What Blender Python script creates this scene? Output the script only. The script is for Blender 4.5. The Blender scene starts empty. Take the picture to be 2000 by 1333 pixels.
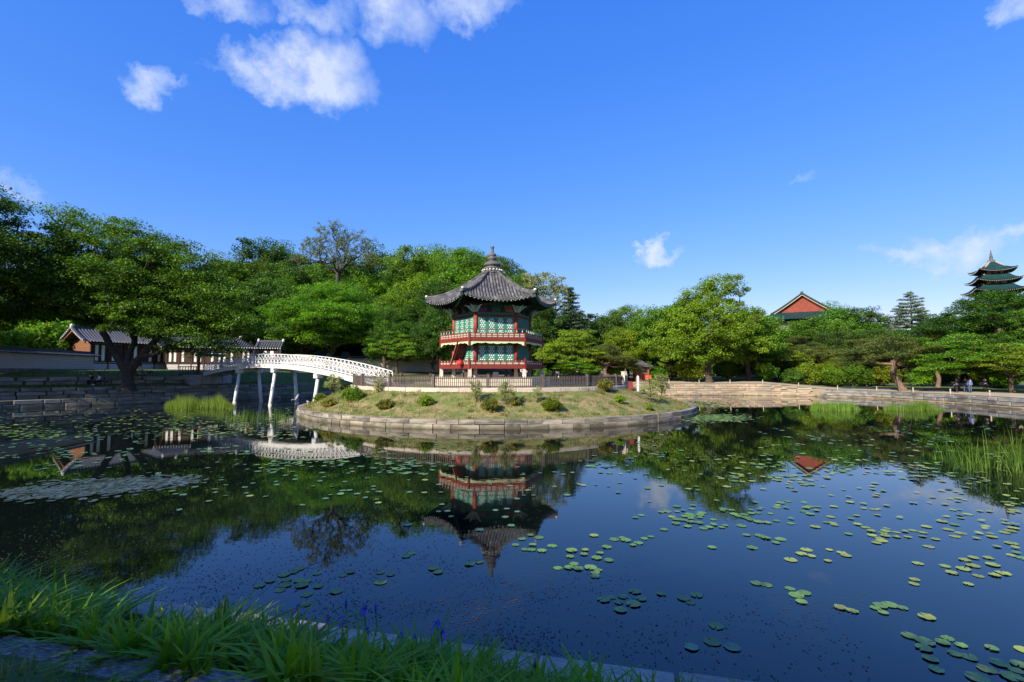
import bpy, math, random
import numpy as np
from mathutils import Vector, Matrix
R = math.radians
random.seed(7)
S = bpy.context.scene
COL = S.collection
# ------------------------------------------------------------------ camera, sky, sun, exposure
F = 944.4; PITCH = math.atan(60.5 / F); CAM_Z = 3.5
cam = bpy.data.cameras.new('camera'); cam.lens = 17.0; cam.sensor_width = 36; cam.clip_start = .05; cam.clip_end = 6000
cam_ob = bpy.data.objects.new('camera', cam); COL.objects.link(cam_ob)
cam_ob.location = (0, 0, CAM_Z); cam_ob.rotation_euler = (R(90) + PITCH, 0, 0)
S.camera = cam_ob
SUN_AZ, SUN_EL = R(-37), R(31)          # azimuth measured from the direction back to the camera, minus = left
SUN = Vector((math.sin(SUN_AZ) * math.cos(SUN_EL), -math.cos(SUN_AZ) * math.cos(SUN_EL), math.sin(SUN_EL)))
S.view_settings.view_transform = 'Standard'; S.view_settings.look = 'None'
S.view_settings.exposure = 1.15; S.view_settings.gamma = 1.0
S.cycles.use_denoising = True
S.cycles.max_bounces = 6; S.cycles.transparent_max_bounces = 4
S.cycles.diffuse_bounces = 3; S.cycles.glossy_bounces = 3; S.cycles.transmission_bounces = 3
S.cycles.caustics_reflective = False; S.cycles.caustics_refractive = False

def pix_dir(px, py):
    u = (px - 1000) / F; v = (666.5 - py) / F
    return Vector((u, math.cos(PITCH) - v * math.sin(PITCH), math.sin(PITCH) + v * math.cos(PITCH)))
def at(px, py, Y):
    d = pix_dir(px, py); t = Y / d.y
    return Vector((d.x * t, Y, CAM_Z + d.z * t))
def on_z(px, py, z=0.0):
    d = pix_dir(px, py); t = (z - CAM_Z) / d.z
    return Vector((d.x * t, d.y * t, z))

W = bpy.data.worlds.new('World'); S.world = W; W.use_nodes = True
wt = W.node_tree; wt.nodes.clear()
def wn(t, **k):
    n = wt.nodes.new(t)
    for a, b in k.items(): setattr(n, a, b)
    return n
def wmath(op, a, b=None, clamp=False):
    n = wn('ShaderNodeMath', operation=op, use_clamp=clamp)
    for i, v in enumerate((a, b)):
        if v is None: continue
        if isinstance(v, (int, float)): n.inputs[i].default_value = v
        else: wt.links.new(v, n.inputs[i])
    return n.outputs[0]
sky = wn('ShaderNodeTexSky', sky_type='NISHITA'); sky.sun_disc = False
sky.sun_elevation = SUN_EL; sky.sun_rotation = math.atan2(SUN.x, SUN.y)
sky.altitude = 100; sky.air_density = 1.0; sky.dust_density = 0.25; sky.ozone_density = 3.0
hs = wn('ShaderNodeHueSaturation'); hs.inputs['Hue'].default_value = 0.513; hs.inputs['Saturation'].default_value = 1.25; hs.inputs['Value'].default_value = 1.0
wt.links.new(sky.outputs[0], hs.inputs['Color'])
bg = wn('ShaderNodeBackground'); bg.inputs['Strength'].default_value = 0.105
sepc = wn('ShaderNodeSeparateColor'); cmb = wn('ShaderNodeCombineColor'); wt.links.new(hs.outputs[0], sepc.inputs[0])
for ch, (kk, gg) in enumerate(((.652, .93), (.495, .643), (.60, .31))):      # deeper, more even blue than the plain sky model
    wt.links.new(wmath('MULTIPLY', wmath('POWER', wmath('MULTIPLY', sepc.outputs[ch], .105), gg), kk/.105), cmb.inputs[ch])
wt.links.new(cmb.outputs[0], bg.inputs['Color'])
tc = wn('ShaderNodeTexCoord')
CLOUDS = [  # px, py, half width, half height, weight
    (470, 130, 85, 45, .95), (560, 150, 90, 60, 1.0), (640, 140, 90, 85, 1.1), (665, 185, 80, 60, 1.0), (303, 145, 58, 42, .85),
    (440, 5, 110, 40, .85), (600, 15, 120, 40, .85), (760, 15, 110, 75, .95), (900, 0, 140, 45, .9),
    (1290, 490, 58, 17, .95), (1750, 503, 75, 24, 1.0), (1850, 484, 120, 40, 1.0), (1965, 462, 80, 34, .95),
    (1975, 25, 55, 45, .8), (30, 345, 50, 22, .6), (1570, 337, 36, 11, .5), (905, 493, 55, 14, .5),    (1460, 582, 22, 10, .5)]
wz = wn('ShaderNodeTexNoise'); wz.inputs['Scale'].default_value = 9; wz.inputs['Detail'].default_value = 7; wz.inputs['Roughness'].default_value = .62; wt.links.new(tc.outputs['Generated'], wz.inputs['Vector'])
w1 = wn('ShaderNodeVectorMath', operation='SUBTRACT'); wt.links.new(wz.outputs['Color'], w1.inputs[0]); w1.inputs[1].default_value = (.5, .5, .5)
w2 = wn('ShaderNodeVectorMath', operation='MULTIPLY_ADD'); wt.links.new(w1.outputs[0], w2.inputs[0]); w2.inputs[1].default_value = (.16, .16, .16); wt.links.new(tc.outputs['Generated'], w2.inputs[2])
WARP = w2.outputs[0]
field = None
for px, py, hw, hh, wgt in CLOUDS:
    d = pix_dir(px, py).normalized()
    r = Vector((0, 0, 1)).cross(d).normalized() * -1; u = r.cross(d)
    k = (F / math.hypot(F, math.hypot(px - 1000, py - 666)))
    aw = hw * k / F; ah = hh * k / F
    def dotn(v):
        n = wn('ShaderNodeVectorMath', operation='DOT_PRODUCT'); wt.links.new(WARP, n.inputs[0]); n.inputs[1].default_value = v
        return n.outputs['Value']
    a2 = wmath('POWER', wmath('ABSOLUTE', dotn(r / aw)), 2.0); b2 = wmath('POWER', wmath('ABSOLUTE', dotn(u / ah)), 2.0)
    front = wmath('GREATER_THAN', dotn(d), 0.0)
    f = wmath('MULTIPLY', wmath('MULTIPLY', wmath('SUBTRACT', 1.0, wmath('ADD', a2, b2), True), wgt), front)
    field = f if field is None else wmath('MAXIMUM', field, f)
def wnoise(scale, detail, rough):
    n = wn('ShaderNodeTexNoise'); n.inputs['Scale'].default_value = scale; n.inputs['Detail'].default_value = detail; n.inputs['Roughness'].default_value = rough
    wt.links.new(tc.outputs['Generated'], n.inputs['Vector']); return n.outputs['Fac']
n1 = wmath('ADD', wmath('MULTIPLY', wnoise(9, 10, .62), .65), wmath('MULTIPLY', wnoise(26, 8, .6), .35))
dens = wmath('SUBTRACT', wmath('ADD', field, wmath('MULTIPLY', wmath('SUBTRACT', n1, .5), 2.6)), .10)
gate = wmath('MULTIPLY', field, 5.0, True)
dens = wmath('MULTIPLY', wmath('MULTIPLY', dens, .95, True), gate, True)
dens = wmath('MULTIPLY', wmath('POWER', dens, 1.15), .80)
ccol = wn('ShaderNodeMix', data_type='RGBA'); ccol.inputs[6].default_value = (.22, .30, .46, 1); ccol.inputs[7].default_value = (.39, .42, .47, 1)
wt.links.new(wmath('MULTIPLY', dens, 1.1, True), ccol.inputs[0])
bgc = wn('ShaderNodeBackground'); bgc.inputs['Strength'].default_value = 1.0; wt.links.new(ccol.outputs[2], bgc.inputs['Color'])
mx = wn('ShaderNodeMixShader'); wt.links.new(dens, mx.inputs[0]); wt.links.new(bg.outputs[0], mx.inputs[1]); wt.links.new(bgc.outputs[0], mx.inputs[2])
wo = wn('ShaderNodeOutputWorld'); wt.links.new(mx.outputs[0], wo.inputs[0])

sl = bpy.data.lights.new('sun', 'SUN'); sl.energy = 4.0; sl.angle = R(.5); sl.color = (1.0, .91, .77)
so = bpy.data.objects.new('sun', sl); COL.objects.link(so); so.rotation_euler = SUN.to_track_quat('Z', 'Y').to_euler()

# ------------------------------------------------------------------ helpers
class MB:
    def __init__(s): s.v = []; s.f = []
    def quad(s, a, b, c, d):
        n = len(s.v); s.v += [tuple(a), tuple(b), tuple(c), tuple(d)]; s.f.append((n, n+1, n+2, n+3)); return s
    def tri(s, a, b, c):
        n = len(s.v); s.v += [tuple(a), tuple(b), tuple(c)]; s.f.append((n, n+1, n+2)); return s
    def hexa(s, p):      # 8 corners: bottom 4 ccw, top 4 ccw
        n = len(s.v); s.v += [tuple(q) for q in p]
        s.f += [tuple(n+i for i in q) for q in ((3,2,1,0),(4,5,6,7),(0,1,5,4),(1,2,6,5),(2,3,7,6),(3,0,4,7))]; return s
    def box(s, c, d, rz=0):
        x, y, z = d[0]/2, d[1]/2, d[2]/2; co, si = math.cos(rz), math.sin(rz)
        P = [(-x,-y,-z),(x,-y,-z),(x,y,-z),(-x,y,-z),(-x,-y,z),(x,-y,z),(x,y,z),(-x,y,z)]
        return s.hexa([(c[0]+a*co-b*si, c[1]+a*si+b*co, c[2]+e) for a, b, e in P])
    def bar(s, a, b, w, h, up=(0,0,1)):
        a = Vector(a); b = Vector(b); t = (b-a).normalized(); up = Vector(up)
        r = t.cross(up)
        if r.length < 1e-4: r = t.cross(Vector((1,0,0)))
        r.normalize(); u = r.cross(t); r = r*(w/2); u = u*(h/2)
        return s.hexa([a-r-u, a+r-u, b+r-u, b-r-u, a-r+u, a+r+u, b+r+u, b-r+u])
    def tube(s, pts, rad, n=8, cap=True):
        pts = [Vector(p) for p in pts]; rad = rad if hasattr(rad, '__len__') else [rad]*len(pts)
        base = len(s.v); ref = Vector((0,0,1))
        for i, p in enumerate(pts):
            t = (pts[min(i+1, len(pts)-1)] - pts[max(i-1, 0)]).normalized()
            if abs(t.z) > .95: ref = Vector((1,0,0))
            else: ref = Vector((0,0,1))
            r = t.cross(ref).normalized(); u = r.cross(t)
            for k in range(n):
                a = 2*math.pi*k/n; s.v.append(tuple(p + (r*math.cos(a) + u*math.sin(a))*rad[i]))
        for i in range(len(pts)-1):
            for k in range(n):
                k2 = (k+1) % n
                s.f.append((base+i*n+k, base+i*n+k2, base+(i+1)*n+k2, base+(i+1)*n+k))
        if cap:
            s.f.append(tuple(base+k for k in range(n))[::-1]); s.f.append(tuple(base+(len(pts)-1)*n+k for k in range(n)))
        return s
    def lathe(s, prof, n=20, c=(0,0,0), ph=0):
        base = len(s.v)
        for r, z in prof:
            for k in range(n):
                a = 2*math.pi*k/n+ph; s.v.append((c[0]+r*math.cos(a), c[1]+r*math.sin(a), c[2]+z))
        for i in range(len(prof)-1):
            for k in range(n):
                k2 = (k+1) % n; s.f.append((base+i*n+k, base+i*n+k2, base+(i+1)*n+k2, base+(i+1)*n+k))
        s.f.append(tuple(base+k for k in range(n))[::-1]); s.f.append(tuple(base+(len(prof)-1)*n+k for k in range(n)))
        return s
    def prism(s, poly, z0, z1):
        n = len(poly); b = len(s.v)
        s.v += [(p[0], p[1], z0) for p in poly] + [(p[0], p[1], z1) for p in poly]
        s.f.append(tuple(range(b+n-1, b-1, -1))); s.f.append(tuple(range(b+n, b+2*n)))
        for i in range(n):
            j = (i+1) % n; s.f.append((b+i, b+j, b+n+j, b+n+i))
        return s
    def mesh(s, name, smooth=False):
        me = bpy.data.meshes.new(name); me.from_pydata(s.v, [], s.f); me.update()
        if smooth: me.polygons.foreach_set('use_smooth', [True]*len(me.polygons))
        return me
    def build(s, name, m, parent=None, smooth=False): return put(name, s.mesh(name, smooth), m, parent)
def put(name, me, m, parent=None, loc=None, rz=0, scale=None):
    o = bpy.data.objects.new(name, me); COL.objects.link(o)
    if m is not None:
        if not me.materials: me.materials.append(None)
        o.material_slots[0].link = 'OBJECT'; o.material_slots[0].material = m
    if parent is not None: o.parent = parent
    if loc is not None: o.location = loc
    if rz: o.rotation_euler = (0, 0, rz)
    if scale is not None: o.scale = scale if hasattr(scale, '__len__') else (scale,)*3
    return o
def tag(o, label=None, cat=None, group=None, kind=None):
    if label: o['label'] = label
    if cat: o['category'] = cat
    if group: o['group'] = group
    if kind: o['kind'] = kind
    return o
def empty(name, loc=(0,0,0), rz=0):
    o = bpy.data.objects.new(name, None); COL.objects.link(o); o.location = loc; o.rotation_euler = (0,0,rz); o.empty_display_size = .2
    return o
def np_mesh(name, V, Fq):
    me = bpy.data.meshes.new(name); V = np.asarray(V, dtype=np.float32); Fq = np.asarray(Fq, dtype=np.int32); k = Fq.shape[1]
    me.vertices.add(len(V)); me.vertices.foreach_set('co', V.ravel())
    me.loops.add(Fq.size); me.loops.foreach_set('vertex_index', Fq.ravel())
    me.polygons.add(len(Fq)); me.polygons.foreach_set('loop_start', np.arange(0, Fq.size, k, dtype=np.int32))
    me.update(calc_edges=True); me.validate(); return me

# ------------------------------------------------------------------ materials
def mat(name, col, rough=.8, col2=None, scale=4.0, detail=5, bump=0.0, bscale=None, rand=0.0, spec=.3, coords='Object', lo=.35, hi=.65, metal=0.0, col3=None, scale3=.6, c3=(.45, .62), wet=False):
    m = bpy.data.materials.new(name); m.use_nodes = True; t = m.node_tree; N = t.nodes; L = t.links
    b = N['Principled BSDF']; b.inputs['Roughness'].default_value = rough; b.inputs['Specular IOR Level'].default_value = spec; b.inputs['Metallic'].default_value = metal
    tcx = N.new('ShaderNodeTexCoord'); vec = tcx.outputs[coords]
    oi = N.new('ShaderNodeObjectInfo')
    if rand:
        ad = N.new('ShaderNodeVectorMath'); ad.operation = 'ADD'; mu = N.new('ShaderNodeMath'); mu.operation = 'MULTIPLY'; mu.inputs[1].default_value = 37.0
        L.new(oi.outputs['Random'], mu.inputs[0]); L.new(vec, ad.inputs[0]); L.new(mu.outputs[0], ad.inputs[1]); vec = ad.outputs[0]
    out = None
    def noise(sc, de):
        n = N.new('ShaderNodeTexNoise'); n.inputs['Scale'].default_value = sc; n.inputs['Detail'].default_value = de; n.inputs['Roughness'].default_value = .6
        L.new(vec, n.inputs['Vector']); return n.outputs['Fac']
    def ramp(fac, a, c, l, h):
        r = N.new('ShaderNodeValToRGB'); r.color_ramp.elements[0].position = l; r.color_ramp.elements[1].position = h
        r.color_ramp.elements[0].color = (*a, 1); r.color_ramp.elements[1].color = (*c, 1); L.new(fac, r.inputs[0]); return r.outputs[0]
    if col2: out = ramp(noise(scale, detail), col, col2, lo, hi)
    else:
        rgb = N.new('ShaderNodeRGB'); rgb.outputs[0].default_value = (*col, 1); out = rgb.outputs[0]
    if col3:
        mxn = N.new('ShaderNodeMix'); mxn.data_type = 'RGBA'; f = ramp(noise(scale3, 4), (0,0,0), (1,1,1), *c3)
        L.new(f, mxn.inputs[0]); L.new(out, mxn.inputs[6]); mxn.inputs[7].default_value = (*col3, 1); out = mxn.outputs[2]
    if rand:
        h = N.new('ShaderNodeHueSaturation'); mr = N.new('ShaderNodeMapRange'); mr.inputs[3].default_value = 1-rand; mr.inputs[4].default_value = 1+rand
        L.new(oi.outputs['Random'], mr.inputs[0]); L.new(mr.outputs[0], h.inputs['Value'])
        m2 = N.new('ShaderNodeMapRange'); m2.inputs[3].default_value = .5-rand*.03; m2.inputs[4].default_value = .5+rand*.03
        fr = N.new('ShaderNodeMath'); fr.operation = 'FRACT'; m7 = N.new('ShaderNodeMath'); m7.operation = 'MULTIPLY'; m7.inputs[1].default_value = 17.3
        L.new(oi.outputs['Random'], m7.inputs[0]); L.new(m7.outputs[0], fr.inputs[0]); L.new(fr.outputs[0], m2.inputs[0]); L.new(m2.outputs[0], h.inputs['Hue'])
        L.new(out, h.inputs['Color']); out = h.outputs[0]
    if wet:      # damp algae band above the waterline, uneven upper edge
        gm = N.new('ShaderNodeNewGeometry'); sz = N.new('ShaderNodeSeparateXYZ'); L.new(gm.outputs['Position'], sz.inputs[0])
        nz = N.new('ShaderNodeTexNoise'); nz.inputs['Scale'].default_value = 1.1; nz.inputs['Detail'].default_value = 6; L.new(gm.outputs['Position'], nz.inputs['Vector'])
        ma = N.new('ShaderNodeMath'); ma.operation = 'MULTIPLY_ADD'; ma.inputs[1].default_value = -.55; L.new(nz.outputs['Fac'], ma.inputs[0]); L.new(sz.outputs[2], ma.inputs[2])
        wr = N.new('ShaderNodeMapRange'); wr.inputs[1].default_value = -.28; wr.inputs[2].default_value = -.06; wr.inputs[3].default_value = .85; wr.inputs[4].default_value = 0; L.new(ma.outputs[0], wr.inputs[0])
        wx = N.new('ShaderNodeMix'); wx.data_type = 'RGBA'; L.new(wr.outputs[0], wx.inputs[0]); L.new(out, wx.inputs[6]); wx.inputs[7].default_value = (.085,.07,.035,1); out = wx.outputs[2]
    L.new(out, b.inputs['Base Color'])
    if bump:
        bm = N.new('ShaderNodeBump'); bm.inputs['Strength'].default_value = bump; bm.inputs['Distance'].default_value = .05
        L.new(noise(bscale or scale*3, 6), bm.inputs['Height']); L.new(bm.outputs[0], b.inputs['Normal'])
    return m
def leaf_mat(name, c1, c2, rand=.28, trans=.35, scale=.35, rough=.5):
    m = bpy.data.materials.new(name); m.use_nodes = True; t = m.node_tree; N = t.nodes; L = t.links
    N.clear(); o = N.new('ShaderNodeOutputMaterial')
    tcx = N.new('ShaderNodeTexCoord'); oi = N.new('ShaderNodeObjectInfo'); ge = N.new('ShaderNodeNewGeometry')
    n = N.new('ShaderNodeTexNoise'); n.inputs['Scale'].default_value = scale; n.inputs['Detail'].default_value = 4; L.new(tcx.outputs['Object'], n.inputs['Vector'])
    ad = N.new('ShaderNodeMath'); ad.operation = 'MULTIPLY_ADD'; ad.inputs[1].default_value = .35; L.new(ge.outputs['Random Per Island'], ad.inputs[0]); 
    sb = N.new('ShaderNodeMath'); sb.operation = 'SUBTRACT'; L.new(n.outputs['Fac'], sb.inputs[0]); sb.inputs[1].default_value = .175; L.new(sb.outputs[0], ad.inputs[2])
    r = N.new('ShaderNodeValToRGB'); r.color_ramp.elements[0].position = .32; r.color_ramp.elements[1].position = .68
    r.color_ramp.elements[0].color = (*c1, 1); r.color_ramp.elements[1].color = (*c2, 1); L.new(ad.outputs[0], r.inputs[0])
    h = N.new('ShaderNodeHueSaturation'); mr = N.new('ShaderNodeMapRange'); mr.inputs[3].default_value = 1-rand; mr.inputs[4].default_value = 1+rand
    L.new(oi.outputs['Random'], mr.inputs[0]); L.new(mr.outputs[0], h.inputs['Value']); L.new(r.outputs[0], h.inputs['Color'])
    m2 = N.new('ShaderNodeMapRange'); m2.inputs[3].default_value = .5-rand*.10; m2.inputs[4].default_value = .5+rand*.01
    fr = N.new('ShaderNodeMath'); fr.operation = 'FRACT'; m7 = N.new('ShaderNodeMath'); m7.operation = 'MULTIPLY'; m7.inputs[1].default_value = 17.3
    L.new(oi.outputs['Random'], m7.inputs[0]); L.new(m7.outputs[0], fr.inputs[0]); L.new(fr.outputs[0], m2.inputs[0]); L.new(m2.outputs[0], h.inputs['Hue'])
    p = N.new('ShaderNodeBsdfPrincipled'); p.inputs['Roughness'].default_value = rough; p.inputs['Specular IOR Level'].default_value = .25
    L.new(h.outputs[0], p.inputs['Base Color'])
    tr = N.new('ShaderNodeBsdfTranslucent'); g = N.new('ShaderNodeMix'); g.data_type = 'RGBA'; g.blend_type = 'MULTIPLY'; g.inputs[0].default_value = 1.0
    L.new(h.outputs[0], g.inputs[6]); g.inputs[7].default_value = (1.3, 1.45, .5, 1); L.new(g.outputs[2], tr.inputs['Color'])
    ms = N.new('ShaderNodeMixShader'); ms.inputs[0].default_value = trans; L.new(p.outputs[0], ms.inputs[1]); L.new(tr.outputs[0], ms.inputs[2]); L.new(ms.outputs[0], o.inputs['Surface'])
    return m
M = {}
M['grass'] = mat('grass_ground', (.05,.10,.018), .95, (.11,.15,.035), 1.3, 8, .5, 30, col3=(.14,.125,.05), scale3=.35, coords='Object')
M['island'] = mat('island_turf', (.085,.13,.022), .95, (.27,.21,.095), 1.1, 9, .6, 25, lo=.38, hi=.56, col3=(.11,.15,.03), scale3=.28)
M['sand'] = mat('sandy_path', (.42,.34,.24), .95, (.30,.25,.18), .8, 8, .2, 40)
M['stone_far'] = mat('beige_granite', (.47,.36,.23), .85, (.33,.25,.165), 1.2, 7, .35, 14, rand=.22, col3=(.23,.19,.15), scale3=.55, wet=True)
M['stone_right'] = mat('grey_granite', (.31,.29,.25), .85, (.18,.175,.16), 1.3, 7, .4, 14, rand=.25, col3=(.10,.10,.095), scale3=.6, wet=True)
M['stone_left'] = mat('dark_granite', (.30,.265,.215), .85, (.18,.16,.13), 1.3, 7, .4, 14, rand=.25, col3=(.11,.105,.08), scale3=.6, wet=True)
M['stone_island'] = mat('pale_granite', (.34,.295,.22), .85, (.20,.175,.135), 1.6, 8, .4, 16, rand=.2, col3=(.095,.09,.07), scale3=.9, wet=True)
M['stone_light'] = mat('cream_granite', (.52,.45,.35), .85, (.40,.34,.27), 2, 6, .25, 16, rand=.1)
M['slab'] = mat('edging_granite', (.24,.20,.155), .85, (.10,.085,.068), 9, 8, .5, 30, rand=.12, col3=(.36,.33,.29), scale3=14)
M['edge_stone'] = mat('near_edge_granite', (.42,.37,.30), .85, (.26,.23,.19), 6, 7, .4, 25, rand=.15)
M['white'] = mat('white_paint', (.68,.67,.64), .5, (.60,.59,.55), 2.5, 5, .05, 8, col3=(.46,.43,.37), scale3=1.7, c3=(.56, .75))
M['white_low'] = mat('stained_white_paint', (.75,.70,.60), .6, (.50,.38,.24), 3, 5)
M['red'] = mat('dancheong_red', (.17,.026,.018), .65, (.14,.018,.013), 5, 5, rand=.08)
M['redcol'] = mat('column_red', (.25,.035,.024), .55, (.18,.03,.022), 3, 5, rand=.08)
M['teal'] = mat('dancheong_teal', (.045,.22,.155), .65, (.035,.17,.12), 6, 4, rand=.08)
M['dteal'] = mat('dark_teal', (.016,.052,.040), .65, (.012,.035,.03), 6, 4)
M['green_beam'] = mat('green_beam_paint', (.03,.16,.085), .65, (.025,.09,.07), 5, 3)
M['pat_orange'] = mat('orange_paint', (.45,.15,.04), .65, (.30,.08,.05), 9, 3)
M['pat_purple'] = mat('purple_paint', (.20,.06,.14), .65, (.12,.05,.12), 9, 3)
M['cream'] = mat('cream_panel', (.42,.36,.26), .7, (.33,.28,.21), 5, 5, rand=.06)
M['valance'] = mat('pale_green_valance', (.52,.56,.30), .7, (.42,.48,.26), 8, 3)
M['mint'] = mat('mint_bracket', (.45,.60,.48), .6, (.34,.50,.40), 8, 3)
M['paper'] = mat('window_paper', (.80,.78,.72), .8)
M['tile'] = mat('roof_tile_grey', (.085,.084,.084), .65, (.045,.045,.047), 2.2, 8, .35, 20, rand=.22, col3=(.15,.145,.14), scale3=1.5)
M['tilebed'] = mat('roof_tile_bed', (.022,.022,.024), .8, (.035,.034,.034), 3, 6, .3, 12)
M['finial'] = mat('finial_ceramic', (.075,.075,.072), .55, (.12,.115,.105), 5, 6, .3, 18)
M['plaster'] = mat('white_plaster', (.72,.70,.66), .85, (.55,.53,.50), 3, 6)
M['hanoktile'] = mat('blue_grey_tile', (.085,.09,.105), .55, (.055,.058,.068), 3, 6, .2, 15)
M['wood'] = mat('dark_brown_wood', (.07,.035,.02), .7, (.045,.024,.015), 6, 5, .2, 20)
M['gablewood'] = mat('orange_brown_wood', (.20,.09,.04), .7, (.13,.055,.028), 6, 5)
M['fence'] = mat('fence_brown', (.125,.098,.078), .75, (.085,.066,.052), 8, 5, .2, 20, rand=.12)
M['bark'] = mat('brown_bark', (.085,.062,.042), .95, (.045,.034,.024), 3, 8, .9, 9)
M['bark_pine'] = mat('pine_bark', (.21,.13,.085), .95, (.11,.075,.05), 2.5, 8, .9, 8)
M['bark_dark'] = mat('dark_bark', (.07,.058,.046), .95, (.035,.029,.024), 3, 8, .9, 9)
M['black'] = mat('black_metal', (.012,.012,.013), .5)
M['signred'] = mat('bright_red_paint', (.62,.03,.02), .5)
M['tealroof'] = mat('teal_glazed_tile', (.010,.042,.040), .5, (.007,.028,.028), .8, 6)
M['gable_red'] = mat('gable_red_brick', (.24,.055,.034), .85, (.17,.042,.027), .8, 7)
M['hutred'] = mat('hut_brown_red', (.22,.085,.05), .75, (.16,.06,.04), 4, 4)
M['glass_dark'] = mat('dark_glass', (.01,.012,.015), .15, spec=.5)
M['concrete'] = mat('pale_concrete', (.36,.35,.32), .9, (.26,.25,.23), 1.5, 7, .2, 18)
# brick walls: courses in the material (bricks about 3 px in the photograph)
def brick_mat(name, c1, c2, mortar, bw, bh):
    m = bpy.data.materials.new(name); m.use_nodes = True; N = m.node_tree.nodes; L = m.node_tree.links; b = N['Principled BSDF']; b.inputs['Roughness'].default_value = .9
    t = N.new('ShaderNodeTexCoord'); sp = N.new('ShaderNodeSeparateXYZ'); cb = N.new('ShaderNodeCombineXYZ'); L.new(t.outputs['Object'], sp.inputs[0]); L.new(sp.outputs[0], cb.inputs[0]); L.new(sp.outputs[2], cb.inputs[1])
    k = N.new('ShaderNodeTexBrick'); k.inputs['Color1'].default_value = (*c1, 1); k.inputs['Color2'].default_value = (*c2, 1); k.inputs['Mortar'].default_value = (*mortar, 1)
    k.inputs['Scale'].default_value = 1; k.inputs['Brick Width'].default_value = bw; k.inputs['Row Height'].default_value = bh; k.inputs['Mortar Size'].default_value = .035; k.inputs['Bias'].default_value = 0
    L.new(cb.outputs[0], k.inputs[0]); L.new(k.outputs[0], b.inputs['Base Color']); return m
M['brickgrey'] = brick_mat('grey_patterned_brick', (.46,.37,.30), (.37,.30,.245), (.58,.50,.43), .42, .20)
M['brickpale'] = brick_mat('pale_patterned_brick', (.46,.43,.40), (.36,.34,.32), (.62,.60,.57), .45, .22)
# leaves
M['l_zelk'] = leaf_mat('zelkova_leaves', (0.017,0.057,0.003), (0.085,0.218,0.012))
M['l_mid'] = leaf_mat('green_leaves', (0.035,0.106,0.007), (0.119,0.271,0.017))
M['l_deep'] = leaf_mat('deep_green_leaves', (0.026,0.077,0.009), (0.077,0.189,0.019))
M['l_bright'] = leaf_mat('fresh_green_leaves', (0.059,0.155,0.007), (0.182,0.370,0.019))
M['l_yellow'] = leaf_mat('yellow_green_leaves', (0.092,0.162,0.007), (0.238,0.353,0.019))
M['l_thin'] = leaf_mat('thin_crown_leaves', (.10,.16,.03), (.20,.27,.07))
M['l_pale'] = leaf_mat('pale_olive_leaves', (0.186,0.232,0.070), (0.310,0.341,0.124))
M['l_pine'] = leaf_mat('pine_needles', (.05,.095,.014), (.13,.17,.03), trans=.15)
M['l_con'] = leaf_mat('spruce_needles', (0.028,0.070,0.034), (0.070,0.124,0.054), trans=.12)
M['l_con2'] = leaf_mat('grey_spruce_needles', (0.078,0.116,0.085), (0.139,0.186,0.124), trans=.12)
M['l_reed'] = leaf_mat('reed_blades', (.08,.17,.015), (.16,.27,.04), trans=.4, scale=1.5)
M['l_iris'] = leaf_mat('iris_leaves', (.10,.24,.008), (.23,.37,.02), trans=.35, scale=2.5)
M['l_shrub'] = leaf_mat('azalea_leaves', (.10,.16,.015), (.30,.23,.04), scale=2.0)
M['l_turf'] = leaf_mat('turf_blades', (.085,.15,.016), (.26,.23,.08), scale=.9)
M['l_lawn'] = leaf_mat('lawn_blades', (.07,.17,.02), (.22,.24,.06), scale=2.0)
M['petal'] = leaf_mat('iris_petals', (.08,.06,.50), (.20,.14,.75), trans=.3, scale=8)
# ------------------------------------------------------------------ pond outline and terrain
PROF = {
 'near': [(0,-1.2),(0,.95),(.5,.96),(.6,.95),(1.85,1.6),(2.0,1.68),(4.2,1.85),(10,1.9),(20,2),(60,2.2),(150,2.5),(500,3),(1800,3)],
 'right':[(0,-1.2),(0,.93),(.7,.95),(1.5,1.0),(3,1.02),(4.2,1.05),(8,1.1),(12,1.15),(25,1.3),(60,1.5),(150,2),(500,2),(1800,2)],
 'far':  [(0,-1.2),(0,1.68),(.7,1.7),(1.5,1.72),(3,1.75),(4.2,1.8),(8,2.0),(12,2.2),(25,2.5),(60,3),(150,3),(500,3),(1800,3)],
 'fleft':[(0,-1.2),(0,1.75),(1.5,1.8),(2.5,2.2),(4.2,2.6),(4.4,2.75),(8,3.2),(12,3.4),(25,4.0),(60,9),(150,21),(500,24),(1800,24)],
 'left': [(0,-1.2),(0,.75),(2.4,.77),(2.5,1.82),(4.2,2.1),(4.4,2.92),(8,3.6),(12,3.75),(25,4.0),(60,8),(150,20),(500,24),(1800,24)]}
CTRL = [(-46,14.5,'near'),(-20,9.2,'near'),(-1.82,4.95,'near'),(1.68,4.13,'near'),(20,0,'near'),(41,-4.5,'near'),(49,-1,'right'),(51.5,9,'right'),
 (50.5,25,'right'),(48.6,45,'right'),(49.4,53,'right'),(48.2,63.5,'right'),(44.5,69.3,'right'),(38.5,72.3,'far'),(31,73.2,'far'),(23,73.2,'far'),(4,74,'far'),
 (-14,73,'fleft'),(-24,69.5,'fleft'),(-31,63.5,'left'),(-36,58.2,'left'),(-41,53.8,'left'),(-48.4,45.7,'left'),(-53.5,36,'left'),(-55,26,'left'),(-52,17.5,'left')]
def catmull(P, Pr, step=.9):
    out, prof = [], []; n = len(P)
    for i in range(n):
        p0, p1, p2, p3 = P[i-1], P[i], P[(i+1) % n], P[(i+2) % n]; k = max(2, int((p2-p1).length/step))
        for j in range(k):
            t = j/k
            q = ((p1*2) + (p2-p0)*t + (p0*2-p1*5+p2*4-p3)*t*t + (p1*3-p0-p2*3+p3)*t**3)*.5
            out.append(q); prof.append(Pr[i]*(1-t) + Pr[(i+1) % n]*t)
    return out, prof
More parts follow.
